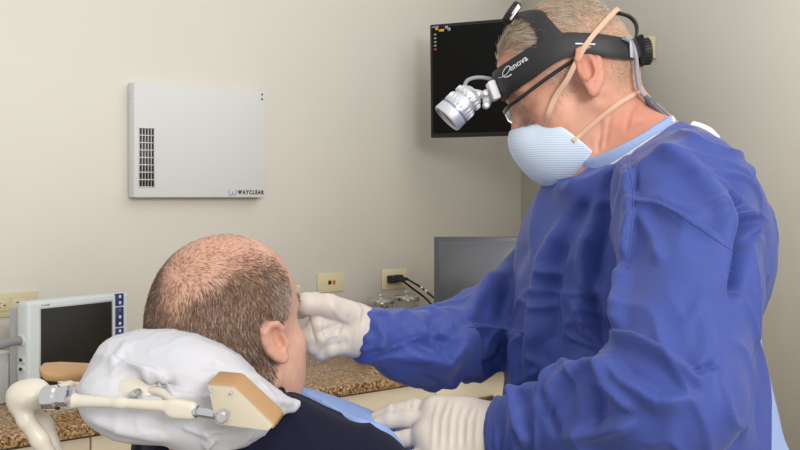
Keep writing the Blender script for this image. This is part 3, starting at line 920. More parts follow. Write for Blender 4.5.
# --- gown
G = Grid((-.10, .98, .46), (.58, 1.90, 1.66), .0032)
G.ell(P(634, 262, 1.50), (.185, .125, .17), TRQ, .04)
G.ell(P(626, 365, 1.52), (.17, .164, .26), TRQ, .05)
G.ell(P(686, 240, 1.50), (.13, .085, .14), TRQ, .04)
G.cone(ns, P(660, 188, 1.46), .083, .068, .03); G.cone(fs, P(600, 210, 1.52), .070, .05, .03)
G.cone(P(660, 188, 1.46), P(612, 205, 1.48), .066, .05, .03)
for sgn in (-1, 1):
    a = P(641, 400, 1.53)+sh_ax*sgn*.05; b_ = a.copy(); b_[2] = .55
    G.cone(a, b_, .125, .175, .05)
G.chain([ns, P(690, 290, 1.21), el], [.083, .075, .069], .007)
G.chain([el, P(590, 419, 1.19), P(506, 433, 1.262)], [.069, .055, .034], .010)
G.chain([fs, P(531, 294, 1.63), fe], [.066, .060, .058], .012)
G.chain([fe, P(424, 347, 1.47), P(378, 338, 1.412)], [.056, .046, .034], .015)
G.cone(P(440, 368, 1.50), P(400, 360, 1.445), .024, .024, .025)
G.cone(P(362, 334, 1.405), P(368, 334, 1.405), .035, .035, .008)
G.cone(P(500, 432, 1.268), P(506, 432, 1.266), .036, .036, .01)
# neck opening
G.cone(NKA, NKB, .078, .068, .03)
G.cone(P(600, 216, 1.50), P(612, 182, 1.46), .050, .058, .03); G.cone(P(594, 208, 1.485), P(610, 190, 1.44), .045, .050, .02)
G.plane(NKP, NKN, .003)
G.cone(NKP-NKN*.025, NKB+NKN*.1, .0605, .066, .004, 's')
G.cone(P(320, 332, 1.385), P(331, 331.5, 1.39), .046, .046, .003, 's'); G.cone(P(455, 426, 1.285), P(462, 427, 1.285), .045, .045, .003, 's')
V, Q = G.mesh(2); N = normals(V, Q)
px, py = proj(V)
# cloth folds: broad drape, then named folds
arm = unit(wr-el)
dr = fbm(V*np.array([7, 7, 4.5]), 2)*.004
dr += np.maximum(ridge(V*np.array([15, 15, 8])+3*vnoise(V*5)[:, None]), 0)**2*.006
sl = sstep(.02, -.0, -0*px) 
V = V+N*dr[:, None]
near = (1.0, 1.42); far = (1.30, 1.75); mid = (1.15, 1.62)
FOLDS = [
    # raglan seam of the near sleeve and the folds that leave it
    ([(634, 160), (631, 190), (636, 200), (640, 202)], .006, 5, 'o', mid), ([(628, 140), (632, 165), (634, 195)], .005, 5, 'g', mid),
    ([(636, 201), (660, 205), (690, 222), (730, 248)], .006, 4, 'o', near), ([(636, 200), (632, 230), (629, 262)], .007, 5, 'o', near),
    ([(617, 150), (606, 200), (598, 255), (594, 290)], .010, 7, 'g', mid), ([(640, 210), (655, 240), (660, 265)], .005, 8, 'r', near),
    ([(590, 230), (583, 262), (588, 300)], .007, 9, 'r', mid), ([(650, 140), (690, 165), (722, 205), (735, 240)], .007, 12, 'r', near),
    ([(733, 185), (745, 215), (741, 260), (733, 300)], .012, 7, 'g', (1.1, 1.7)), ([(742, 205), (760, 222), (752, 235)], .007, 6, 'r', (1.1, 1.7)),
    ([(738, 242), (760, 236)], .006, 5, 'g', (1.1, 1.7)),
    # elbow: folds fan out of the crook of the arm
    ([(606, 345), (596, 318), (590, 292)], .010, 7, 'g', near), ([(604, 332), (640, 340), (672, 358), (704, 384)], .009, 5, 'o', near),
    ([(606, 352), (630, 380), (660, 398), (690, 396)], .009, 7, 'o', near), ([(603, 358), (610, 385), (640, 412)], .008, 8, 'r', near),
    ([(600, 360), (580, 372), (560, 390), (540, 420)], .009, 8, 'o', near), ([(575, 362), (560, 372), (530, 395), (512, 402)], .007, 6, 'r', near),
    ([(626, 262), (620, 300), (618, 332)], .010, 7, 'r', near), ([(590, 372), (600, 400), (596, 430)], .007, 7, 'g', near),
    ([(550, 392), (548, 415), (560, 440)], .006, 6, 'g', near), ([(700, 300), (706, 345), (700, 380)], .005, 12, 'r', near),
    ([(640, 420), (600, 432), (560, 436)], .007, 8, 'r', near), ([(715, 366), (690, 374)], .005, 4, 'g', near),
    ([(526, 405), (520, 425), (528, 446)], .005, 5, 'r', near),
    # chest, front panel
    ([(570, 215), (545, 262), (536, 320), (532, 400)], .009, 9, 'r', mid), ([(560, 240), (552, 300), (556, 345)], .008, 7, 'g', mid),
    ([(521, 292), (550, 290), (590, 294)], .003, 2.5, 'o', mid), ([(516, 330), (520, 380), (516, 430)], .008, 8, 'r', mid),
    ([(575, 300), (588, 330), (606, 345)], .008, 7, 'r', mid), ([(590, 200), (570, 225), (556, 262)], .006, 8, 'g', mid),
    ([(735, 330), (742, 390), (738, 445)], .007, 10, 'r', (1.2, 1.8)), ([(757, 270), (762, 340), (760, 440)], .006, 7, 'g', (1.2, 1.8)),
    # far sleeve
    ([(466, 326), (472, 358), (480, 380)], .010, 6, 'o', far), ([(466, 327), (490, 328), (525, 333)], .006, 4, 'o', far),
    ([(400, 345), (430, 357), (446, 360), (462, 330)], .009, 6, 'o', far), ([(500, 268), (478, 300), (464, 326)], .007, 9, 'r', far),
    ([(395, 312), (415, 325), (436, 352)], .007, 7, 'r', far), ([(372, 318), (384, 336), (380, 352)], .005, 6, 'r', far),
    ([(440, 300), (432, 326), (446, 350)], .006, 7, 'g', far), ([(524, 240), (508, 275), (500, 330)], .010, 9, 'g', far), ([(505, 340), (500, 360), (470, 378)], .008, 6, 'g', far),
]
FOLDS = [(a, b*1.75, c*.8, d, e) for a, b, c, d, e in FOLDS]
V = laplace(crease(V, N, FOLDS), Q, .3)
gown = link('gown', qmesh('gown', V, Q), M['gown'], DOC)
gown['label'] = 'royal blue disposable surgical gown with creases'
GV, GQ = V, Q; GB = tree(V, Q)
# seams on the gown: fine welded lines that follow the cloth
def on_cloth(bvh, pts, off=.0012, n=10):
    out = []; nn = []
    for x, y in spline([np.array([a, b, 0]) for a, b in pts], n)[:, :2]:
        h, nr = hit(bvh, x, y)
        if h is not None: out.append(h+nr*off); nn.append(nr)
    return np.array(out), np.array(nn)
for pts in ([(630, 128), (629, 160), (634, 198), (631, 240), (628, 268)], [(636, 201), (662, 205), (694, 224), (732, 250)], [(466, 327), (492, 328), (528, 333)]):
    p_, n_ = on_cloth(GB, pts, .0004)
    sweep('seam', p_, .0013, .0007, M['gown'], gown, up=n_, n=6)

# scrub shirt under the gown: collar ring, back hem
def ring_pts(c, r1, r2, zax, fwdv, n=48):
    z = unit(zax); a = unit(fwdv-z*np.dot(fwdv, z)); b_ = np.cross(z, a)
    t = np.linspace(0, 2*math.pi, n, endpoint=False)
    return np.array([c+a*r1*math.cos(q)+b_*r2*math.sin(q) for q in t]), z
G = Grid((.20, 1.3, .8), (.60, 1.8, 1.66), .0034)
G.cone(NKA, NKB, .074, .0645, .02)
G.plane(NKP+NKN*.013, NKN, .003)
G.cone(NKP-NKN*.03, NKB+NKN*.1, .059, .064, .003, 's')
G.cone(P(742, 325, 1.60), P(749, 480, 1.62), .024, .064, .02)
G.cone(P(751, 480, 1.62), P(735, 600, 1.62), .062, .08, .02)
sv, sq = G.mesh(2); sn = normals(sv, sq); sv = sv+sn*(fbm(sv*14, 2)*.003)[:, None]
scrub = link('scrub_shirt', qmesh('scrub_shirt', sv, sq), M['scrub'], DOC)
G = Grid(NKP-.13, NKP+.13, .003)
G.cone(NKA, NKB, .0765, .0665, .02); G.plane(NKP+NKN*.0035, NKN-np.array([.16, 0, 0]), .003)
G.cone(NKP-NKN*.03, NKB+NKN*.1, .0575, .063, .003, 's'); G.plane(NKP-NKN*.025, -NKN, .003)
us = G.mesh(2); link('gown_binding', qmesh('gown_binding', *us), M['undershirt'], DOC)
# gown ties at the back of the neck
tp = [P(692, 123, 1.40), P(701, 125.5, 1.395), P(711, 130.5, 1.39), P(719, 138, 1.392)]
sweep('gown_tie', spline(tp, 6), .006, .0012, M['tie'], DOC, up=(.2, -.6, .8))

# trousers and shoes
for sgn in (-1, 1):
    h0 = P(641, 450, 1.55)+sh_ax*sgn*.09; h0[2] = .95; a0 = h0.copy()-fw_ax*.02; a0[2] = .10; k0 = (h0+a0)/2+fw_ax*.02
    sweep('trouser_leg', spline([h0, k0, a0], 8), np.linspace(.09, .065, 17), np.linspace(.09, .065, 17), M['trouser'], DOC, n=16)
    G = Grid(a0-.2, a0+.25, .006); G.F[:] = .3
    b0 = a0.copy(); b0[2] = .05
    G.chain([b0-fw_ax*.05, b0+fw_ax*.05, b0+fw_ax*.16-UP*.012], [.045, .045, .036], .02); G.plane((0, 0, .004), (0, 0, -1))
    G.cone(b0-fw_ax*.03, a0+UP*.02, .045, .05, .02)
    sv2, sq2 = G.mesh(1); link('shoe', qmesh('shoe', sv2, sq2), M['shoe'], DOC)

# gloves with rolled cuffs
def glove(palm, fingers, cuff_a, cuff_b, rc, lines, lo, hi):
    G = Grid(lo, hi, .0017)
    glove_field(G, palm, fingers, 0, .0032)
    G.cone(cuff_a, cuff_b, rc[0], rc[1], .012)
    v, q_ = G.mesh(1); n_ = normals(v, q_)
    v = crease(v, n_, lines)
    o = link('glove', qmesh('glove', v, q_), M['glove'], DOC); return o, v, q_
nl = [([(440+i*8.5+2*math.sin(i*2.1), 398+i*1.2), (434+i*8.6, 420), (432+i*8.6, 452)], .0013, 2.3, 'r', (1.1, 1.5)) for i in range(6)]
nl += [([(412, 396), (409, 410)], .0010, 2, 'g', (1.1, 1.5)), ([(394, 400), (392, 413)], .0010, 2, 'g', (1.1, 1.5))]
go, gv1, gq1 = glove(near_palm, near_fingers, P(490, 431, 1.270), P(506, 433, 1.266), (.0325, .029), nl, (-.05, 1.18, HC-.40), (.16, 1.42, HC-.20))
go['label'] = 'off-white latex glove lying on the blue bib, wrinkled across the back'
fl = [([(362, 305), (357, 330), (352, 356)], .0012, 1.5, 'r', (1.2, 1.6)), ([(308, 316), (312, 330), (316, 344)], .0012, 1.4, 'g', (1.2, 1.6)), ([(325, 318), (322, 332), (326, 344)], .0010, 1.5, 'g', (1.2, 1.6)), ([(347, 318), (338, 332), (342, 350)], .0012, 2, 'r', (1.2, 1.6)), ([(352, 312), (342, 330), (346, 348)], .0012, 2, 'g', (1.2, 1.6)), ([(318, 340), (324, 330), (338, 324)], .0012, 2, 'g', (1.2, 1.6)), ([(330, 304), (340, 318), (352, 324)], .0012, 2.5, 'r', (1.2, 1.6)), ([(322, 349), (330, 340), (340, 338)], .0010, 2, 'g', (1.2, 1.6))]
go2, gv2, gq2 = glove(far_palm, far_fingers, P(355, 332, 1.40), P(376, 334, 1.41), (.0305, .027), fl, (-.20, 1.28, HC-.26), (.03, 1.52, HC-.06))
go2['label'] = 'off-white latex glove at the cheek of the patient'
for c0, c1, r, par in ((P(489, 430, 1.270), P(478, 427, 1.274), .0325, go), (P(362, 331, 1.402), P(352, 330, 1.40), .0325, go2)):
    pass

# tool between the fingers and the patient's face
tl = sweep('flat_stick', [P(294, 301, 1.40), P(296, 293, 1.395), P(298.5, 286, 1.39)], [.0035, .0042, .003], .0009, mat('pale_wood', srgb(214, 196, 160), .6), up=(0, -1, 0), n=8)
tag(tl, 'pale tan flat stick tip held by the gloved hand at the face of the patient', 'stick')

# --- face mask (moulded cup)
G = Grid(DO-.19, DO+.19, .0018)
mo_ = lambda *p: DO+DR@(np.array(p, float)*DS)
def hl_plane(p, n): G.plane(mo_(*p), DR@unit(n))
Rm = DR@np.array([[1, 0, 0], [0, .966, .259], [0, -.259, .966]])
G.ell(mo_(0, .060, -.066), np.array([.068, .071, .058])*DS, Rm, .01)
G.ell(mo_(0, .100, -.040), np.array([.036, .030, .030])*DS, DR, .03)
G.ell(mo_(0, .030, -.072), np.array([.073, .054, .050])*DS, Rm, .03)
G.ell(mo_(0, .058, -.086), np.array([.064, .056, .043])*DS, DR, .025)
hl_plane((0, .050, -.066), (0, -.933, .36))              # open back of the cup
hl_plane((0, .1, -.020), (0, -.33, .94))                 # top edge
G.cone(mo_(0, -.03, -.06), mo_(0, .02, -.062), .062*DS, .054*DS, .004, 's')
# hollow it so that it fits over the face
V, Q = G.mesh(2); N = normals(V, Q)
ql = head_local(V, DR, DO, DS)
mask = link('face_mask', qmesh('face_mask', V, Q), M['mask'], DOC); MB = tree(V, Q)
mask['label'] = 'pale blue moulded respirator mask'
# ================================================================== WORN GEAR
M['hb'] = mat('matt_black_plastic', srgb(24, 24, 26), .55)
M['foam'] = mat('black_foam', srgb(14, 14, 15), .9)
M['silver'] = mat('brushed_silver', srgb(205, 206, 210), .42, .6)
M['silver2'] = mat('silver_trim', srgb(120, 140, 190), .3, .7)
M['whitep'] = mat('white_plastic', srgb(222, 222, 222), .4)
M['letter'] = mat('pale_print', srgb(214, 214, 214), .5)
M['lens'] = mat('lamp_lens', srgb(120, 128, 140), .1, .3)
M['gcable'] = mat('grey_lead', srgb(140, 142, 150), .45)
M['dcable'] = mat('dark_grey_connector', srgb(84, 86, 94), .45)
M['gl_black'] = mat('glasses_black', srgb(14, 14, 15), .3)
gg = bpy.data.materials.new('spectacle_lens'); gg.use_nodes = True
nt = gg.node_tree; b = nt.nodes['Principled BSDF']; b.inputs['Roughness'].default_value = .04; b.inputs['Transmission Weight'].default_value = 1; b.inputs['IOR'].default_value = 1.06
b.inputs['Base Color'].default_value = (.93, .94, .95, 1); b.inputs['Coat Weight'].default_value = .5
M['spec_lens'] = gg

CEN = DO+DR@(np.array([0, -.010, .036])*DS)
def skull_at(d):
    """point and outward normal of the head in direction d from its centre"""
    d = unit(d); h = SKULL.ray_cast(Vector(CEN+d*.4), Vector(-d))
    return np.array(h[0]), d
def loc(*p): return DO+DR@(np.array(p, float)*DS)
def px_dir(px, py):
    h, n = hit(SKULL, px, py)
    if h is None:                       # outside the outline: nearest point of the outline plane
        return None
    return unit(h-CEN)
def mir(d):
    l = DR.T@d; l = l*np.array([-1, 1, 1]); return DR@l
def strip(name, U, L, m, parent, off, th, n=6, cross=7, end_round=False):
    """solid band on the head between two edges given as directions"""
    U = spline(U, n); L = spline(L, n)
    bm = bmesh.new(); rows = []
    for u, l in zip(U, L):
        o_ = []; i_ = []
        for t in np.linspace(0, 1, cross):
            p, d = skull_at(u*(1-t)+l*t)
            e = min(t, 1-t); bev = -.0012 if e == 0 else 0
            o_.append(bm.verts.new(Vector(p+d*(off+th+bev)))); i_.append(bm.verts.new(Vector(p+d*off)))
        rows.append((o_, i_))
    for (o1, i1), (o2, i2) in zip(rows, rows[1:]):
        for k in range(cross-1):
            bm.faces.new((o1[k], o1[k+1], o2[k+1], o2[k])); bm.faces.new((i1[k+1], i1[k], i2[k], i2[k+1]))
        bm.faces.new((o1[0], o2[0], i2[0], i1[0])); bm.faces.new((o2[-1], o1[-1], i1[-1], i2[-1]))
    for o1, i1 in (rows[0], rows[-1]):
        for k in range(cross-1): bm.faces.new((o1[k], o1[k+1], i1[k+1], i1[k]))
    return bm_obj(name, bm, m, parent, 50)
Z2 = lambda x, y: (480+x/4.444, y/4.444)

HL = thing('headlight', 'black headband headlight with silver lamp, worn on the head of the standing man', 'headlight', CEN)
up_e = [(60, 322), (130, 280), (200, 236), (262, 196), (320, 172), (375, 156), (470, 158), (560, 166), (640, 184)]
lo_e = [(106, 425), (170, 395), (250, 342), (325, 288), (365, 265), (405, 250), (470, 240), (560, 255), (640, 264)]
U = [px_dir(*Z2(*q)) for q in up_e]; L = [px_dir(*Z2(*q)) for q in lo_e]
ok = [i for i in range(len(U)) if U[i] is not None and L[i] is not None]
print('band rows hit', ok)
U = [U[i] for i in ok]; L = [L[i] for i in ok]
def mid(d, zoff=0):
    l = DR.T@d; l = np.array([0, math.copysign(math.hypot(l[0], l[1]), l[1]), l[2]+zoff]); return DR@unit(l)
fu, fl = mid(U[0], -.02), mid(L[0], -.02)
ru, rl = mid(U[-1]), mid(L[-1])
full_u = [mir(d) for d in U[::-1]]+[fu]+U; full_l = [mir(d) for d in L[::-1]]+[fl]+L
band = strip('headband', full_u, full_l, M['hb'], HL, .0055, .0035)
strip('foam_lining', [u*.93+l*.07 for u, l in zip(full_u, full_l)], [u*.07+l*.93 for u, l in zip(full_u, full_l)], M['foam'], band, -.002, .0075)
# crown branch: near side up to the front of the crown, and its twin on the far side
bu = [px_dir(*Z2(*q)) for q in ((250, 215), (268, 182), (250, 142), (222, 108))]
bl_ = [px_dir(*Z2(*q)) for q in ((395, 180), (352, 140), (312, 95), (282, 66))]
bu = [d for d in bu if d is not None]; bl_ = [d for d in bl_ if d is not None]; k = min(len(bu), len(bl_)); print('branch', k)
bu, bl_ = bu[:k], bl_[:k]
tu, tl_ = mid(bu[-1], .82), mid(bl_[-1], .82)
crown = strip('crown_strap', bu+[tu]+[mir(d) for d in bu[::-1]], bl_+[tl_]+[mir(d) for d in bl_[::-1]], M['hb'], HL, .0056, .0033)
def ridged(bm, M4, r, h, n=24):
    prof = [(r*.8, 0), (r*.96, h*.08), (r, h*.25), (r, h*.8), (r*.93, h*.97), (r*.6, h)]
    bm_lathe(bm, M4, prof, 32)
    for i in range(n):
        a = 2*math.pi*i/n
        bm_box(bm, M4 @ Matrix.Rotation(a, 4, 'Z'), (r*.96, -r*.07, h*.2), (r*1.07, r*.07, h*.85), r*.02, 1)
# knob on the front of the crown with its silver clip
p_, d_ = skull_at(tu*.5+tl_*.5); d_ = unit(d_+.1*DR[:, 1])
x_, y_, z_ = axes_from(d_)
bm = bmesh.new(); ridged(bm, frame(p_+d_*.008, x_, y_, z_), .0165, .013); bm_obj('knob', bm, M['hb'], HL)
bm = bmesh.new()
s_ax = DR[:, 0]; f_ = unit(np.cross(d_, s_ax))
bm_box(bm, frame(p_+d_*.0105, s_ax, f_, d_), (-.019, -.011, -.002), (.019, .011, .0015), .001)
bm_box(bm, frame(p_+d_*.0120, s_ax, f_, d_), (-.020, -.012, -.001), (-.016, .004, .002), .001)
bm_obj('clip', bm, M['silver'], HL)
# rear: arms to the back, buckle, ridged knob, perforated strap over the back of the crown
rear = strip('rear_band', [U[-1]]+[ru*.4+U[-1]*.6, ru, ru*.4+mir(U[-1])*.6, mir(U[-1])], [L[-1]]+[rl*.4+L[-1]*.6, rl, rl*.4+mir(L[-1])*.6, mir(L[-1])], M['hb'], HL, .0045, .003)
pb, db = skull_at(U[-1]*.5+L[-1]*.5); tn = unit(np.cross(UP, db))
bm = bmesh.new(); bm_box(bm, frame(pb+db*.009, tn, np.cross(db, tn), db), (-.0045, -.0115, 0), (.0045, .0115, .002), .0008); bm_obj('clip', bm, M['silver'], HL)
pk, dk = skull_at(ru*.2+rl*.8)
x_, y_, z_ = axes_from(dk)
bm = bmesh.new(); ridged(bm, frame(pk+dk*.006, x_, y_, z_), .0175, .014); bm_obj('knob', bm, M['hb'], HL)
bm = bmesh.new(); bm_sweep(bm, [pk+dk*.003+DR[:, 0]*.03, pk+dk*.006, pk+dk*.003-DR[:, 0]*.03], .02, .004, up=dk, sup=5); bm_obj('knob_housing', bm, M['foam'], HL)
c0_ = mid(px_dir(598, 24)); cr = [unit(c0_*(1-t)+ru*t) for t in np.linspace(0, 1, 5)]
pts = []; ups = []
cr = spline(cr, 6)
for d in cr:
    p, dd_ = skull_at(d); pts.append(p+dd_*(.006+.010*math.sin(3.14*len(pts)/24))); ups.append(dd_)
ps = sweep('perforated_strap', pts, .0085, .0016, M['hb'], HL, up=np.array(ups), n=10, sup=5)
bm = bmesh.new()
for i in range(1, len(pts)-1, 2):
    bm_lathe(bm, frame(pts[i]+ups[i]*.0012, *axes_from(ups[i])), [(.0028, 0), (.0028, .0008)], 10)
bm_obj('strap_holes', bm, M['label'], ps)
# print on the side of the band
def print_on(me, px, py, ang, hpx, name, m, parent, wpx=None):
    xs = [v.co.x for v in me.vertices]; ys = [v.co.y for v in me.vertices]; x0 = min(xs); y0 = min(ys)
    s = wpx/(max(xs)-x0) if wpx else hpx/(max(ys)-y0); sy = hpx/(max(ys)-y0)
    c, sn = math.cos(math.radians(ang)), math.sin(math.radians(ang))
    for v in me.vertices:
        a = (v.co.x-x0)*s; b = (v.co.y-y0)*sy
        h, nn = hit(SKULL, px+a*c-b*sn, py-(a*sn+b*c))
        if h is None: continue
        d = unit(h-CEN); q, d = skull_at(d); v.co = Vector(q+d*(.0095+(.0003 if v.co.z > 0 else -.0003)))
    return link(name, me, m, parent, smooth=False)
t = text_mesh('enova', 1, .05, 1.0, .0)
bm = bmesh.new(); bm.from_mesh(t); bmesh.ops.triangulate(bm, faces=bm.faces); bm.to_mesh(t); bm.free()
print_on(t, 516.6, 70.0, 33, 3.6, 'lettering', M['letter'], band, 19)
sw = [(505, 76), (508.5, 75.2), (513, 72), (515.8, 67.5), (514.4, 65.2), (511.2, 67.6), (508.8, 72.2), (510, 75.2), (514, 74.6), (517, 72.8)]
pts = []; nn = []
for x, y in spline([np.array([a, b, 0]) for a, b in sw], 5)[:, :2]:
    h, _ = hit(SKULL, x, y)
    if h is not None: q, d = skull_at(h-CEN); pts.append(q+d*.0096); nn.append(d)
sweep('emblem', pts, np.linspace(.0004, .0010, len(pts)), .0004, M['letter'], band, up=np.array(nn), n=6)
pts = []; nn = []
for x in np.linspace(574.5, 592, 6):
    h, _ = hit(SKULL, x, 45.4+(x-574.5)*.03); q, d = skull_at(h-CEN); pts.append(q+d*.0094); nn.append(d)
sweep('printed_line', pts, .0011, .0004, M['letter'], band, up=np.array(nn), n=6)
# lamp: bracket, joint and finned silver head
Df = (CEN+DR[:, 1]*.1)[1]
fb, fd = skull_at(fu*.45+fl*.55)
PL = lambda x, y, dd=0: P(x, y, fb[1]+dd)
fx = P(491, 93, fb[1])
bm = bmesh.new()
ud = unit(P(487, 82, 1.4)-P(493, 98, 1.4)); rd = unit(np.cross(ud, (0, 1, 0)))
bm_box(bm, frame(PL(493, 91), unit(np.cross(ud, (0, 1, 0))), (0, 1, 0), ud), (-.006, -.02, -.013), (.005, .02, .013), .002)
br = bm_obj('bracket', bm, M['whitep'], HL)
bm = bmesh.new()
bm_sweep(bm, [PL(491, 92), PL(484, 95.5), PL(478, 93.5), PL(471, 92)], [.006, .006, .0055, .005], .004, up=(0, -1, 0))
bm_sweep(bm, [PL(487, 92), PL(487.5, 100), PL(486.5, 107)], [.0055, .007, .0045], .004, up=(0, -1, 0))
for x, y in ((486, 93), (486.5, 105), (478, 94)): bm_lathe(bm, frame(PL(x, y, -.007), (1, 0, 0), (0, 0, 1), (0, -1, 0)), [(.005, -.012), (.005, 0), (.003, .002)], 16)
bm_obj('joint', bm, M['silver'], HL)
a0 = PL(470.5, 95.5); a1 = PL(446.5, 119, -.005); zl = unit(a1-a0); Lh = np.linalg.norm(a1-a0); x_, y_, z_ = axes_from(zl)
RL = frame(a0, x_, y_, z_); rr = .0225
lamp = lathe('lamp_head', RL, [(rr*.45, -.008), (rr*.7, -.004), (rr*.84, 0), (rr*.86, Lh*.20), (rr*.80, Lh*.22), (rr*.80, Lh*.27), (rr*.93, Lh*.29), (rr*.95, Lh*.62), (rr*.88, Lh*.64), (rr*.88, Lh*.68), (rr*.97, Lh*.70), (rr, Lh*.95), (rr*.96, Lh), (rr*.86, Lh), (rr*.84, Lh*.93)], M['silver'], HL, 40)
bm = bmesh.new()
for i in range(18): bm_box(bm, RL @ Matrix.Rotation(2*math.pi*i/18, 4, 'Z'), (rr*.8, -.0016, Lh*.02), (rr*.93, .0016, Lh*.19), .0005, 1)
for i in range(22): bm_box(bm, RL @ Matrix.Rotation(2*math.pi*i/22, 4, 'Z'), (rr*.9, -.0012, Lh*.33), (rr*.985, .0012, Lh*.58), .0005, 1)
bm_obj('cooling_fin', bm, M['silver'], lamp)
lathe('trim_ring', RL, [(rr*.985, Lh*.635), (rr*.99, Lh*.665)], M['silver2'], lamp, 40, cap=False)
lathe('lens', RL, [(rr*.86, Lh*.95), (rr*.6, Lh*.985), (rr*.1, Lh*1.0)], M['lens'], lamp, 32)
sweep('lead', spline([PL(466, 93, .0), PL(464.5, 87), PL(467.5, 80.5), PL(476, 77.6), PL(486, 78), PL(494, 80)], 8), .0026, .0026, M['gcable'], HL, n=10)
# lead down the back of the neck with its connector
bk = pk[1]
BK = lambda x, y, dd=0: P(x, y, 1.455+dd)
sweep('lead', spline([BK(624, 38, -.01), BK(632, 44), BK(636, 58), BK(637, 75), BK(640, 90), BK(647, 99)], 8), .0030, .0030, M['gcable'], HL, n=10)
bm = bmesh.new(); bm_sweep(bm, spline([BK(645, 96), BK(651, 103), BK(658, 110), BK(667, 117.5)], 6), [.0035, .0035, .0035, .0048, .0052, .0056, .0056, .0056, .0056, .0048, .0052, .0052, .0052, .0052, .0052, .0052, .0048, .0046, .0045], np.array([.0035, .0035, .0035, .0048, .0052, .0056, .0056, .0056, .0056, .0048, .0052, .0052, .0052, .0052, .0052, .0052, .0048, .0046, .0045]), n=12)
bm_obj('connector', bm, M['dcable'], HL)

# ------------------------------------------------------------------ safety glasses
GL = thing('safety_glasses', 'clear safety glasses with black frame on the face of the standing man', 'glasses', loc(0, .1, .01))
top = [(-.0815, -.004, .026), (-.0785, .030, .024), (-.0745, .060, .021), (-.064, .088, .018), (-.042, .104, .017), (-.018, .111, .015), (0, .112, .013)]
top = top+[(-x, y, z) for x, y, z in top[-2::-1]]
tp = spline([loc(*p) for p in top], 8)
fr = sweep('frame', tp, .0036, .0016, M['gl_black'], GL, up=None, n=8)
bpy.data.objects.remove(fr)
cen = loc(0, .02, .02)
ups = np.array([unit((p-cen)-DR[:, 2]*np.dot(p-cen, DR[:, 2])) for p in tp])
fr = sweep('frame', tp, .0026, .0014, M['gl_black'], GL, up=ups, n=8)
for q in (-1, 1):
    A = [(q*.066, .086, .016), (q*.052, .099, .0155), (q*.034, .107, .0145), (q*.012, .1115, .012)]
    Bq = [(q*.060, .082, -.012), (q*.050, .092, -.020), (q*.034, .1, -.022), (q*.014, .107, -.010)]
    A = spline([np.array(p) for p in A], 6); Bq = spline([np.array(p) for p in Bq], 6)
    bm = bmesh.new(); rows = []
    for a, b_ in zip(A, Bq):
        o_ = []; i_ = []
        for t in np.linspace(0, 1, 8):
            p = a*(1-t)+b_*t; p = p+np.array([0, .004*math.sin(t*3.14), 0]); c = np.array([0, .02, p[2]]); d = unit(p-c)
            o_.append(bm.verts.new(Vector(loc(*p)))); i_.append(bm.verts.new(Vector(loc(*(p-d*.0018)))))
        rows.append((o_, i_))
    for (o1, i1), (o2, i2) in zip(rows, rows[1:]):
        for k in range(7):
            bm.faces.new((o1[k], o1[k+1], o2[k+1], o2[k])); bm.faces.new((i1[k+1], i1[k], i2[k], i2[k+1]))
        bm.faces.new((o1[0], o2[0], i2[0], i1[0])); bm.faces.new((o2[-1], o1[-1], i1[-1], i2[-1]))
    for o1, i1 in (rows[0], rows[-1]):
        for k in range(7): bm.faces.new((o1[k], o1[k+1], i1[k+1], i1[k]))
    bm_obj('lens', bm, M['spec_lens'], GL, 50)
    bm = bmesh.new(); bm_sweep(bm, [loc(*p) for p in Bq], .0010, .0010, n=6); bm_obj('lens_rim', bm, M['spec_lens'], GL)

# ------------------------------------------------------------------ mask straps
def strap(pts, parent=None):
    p = []; n_ = []
    for x, y, kind, off in pts:
        B = {'m': MB, 'h': SKULL, 'b': tree(DBV, DBQ) if False else DOCBVH}[kind]
        h, nr = hit(B, x, y)
        if h is None: print('strap miss', x, y, kind); continue
        p.append(h+nr*off); n_.append(nr)
    return p, n_
p, n_ = strap([(545.5, 125, 'm', .002), (549, 114, 'b', .004), (556, 97, 'b', .008), (566, 77, 'h', .013), (578, 57, 'h', .013), (590, 40, 'h', .012)])
if len(p) > 3:
    
    d1 = px_dir(603, 21); d1 = p[-1]-CEN if d1 is None else d1
    for d_ in (unit(d1*.6+mid(d1)*.4), mid(d1), mir(unit(d1*.6+mid(d1)*.4))):
        tgt, dd_ = skull_at(d_); p += [tgt+dd_*.009]; n_ += [dd_]
    t2 = [mir(unit(q-CEN)) for q in p[-2:2:-1]]
    sp = spline(p, 6); sn = spline(n_, 6)
    st1 = sweep('strap', sp, .0034, .0008, M['strap'], mask, up=sn, n=8, sup=4)
p, n_ = strap([(573, 141, 'm', .002), (580, 135, 'b', .003), (592, 124, 'b', .003), (606, 112, 'b', .003), (620, 103, 'b', .003), (632, 96, 'b', .003)])
if len(p) > 3:
    sp = spline(p+[P(641, 90, 1.455), P(643, 88, 1.49)], 6); sn = spline(n_+[n_[-1]*.5+np.array([.5, 0, .2]), np.array([.9, .3, .2])], 6)
    sweep('strap', sp, .0030, .0008, M['strap'], mask, up=sn, n=8, sup=4)

bpy.context.view_layer.update(); BANDS = [band, crown, rear]
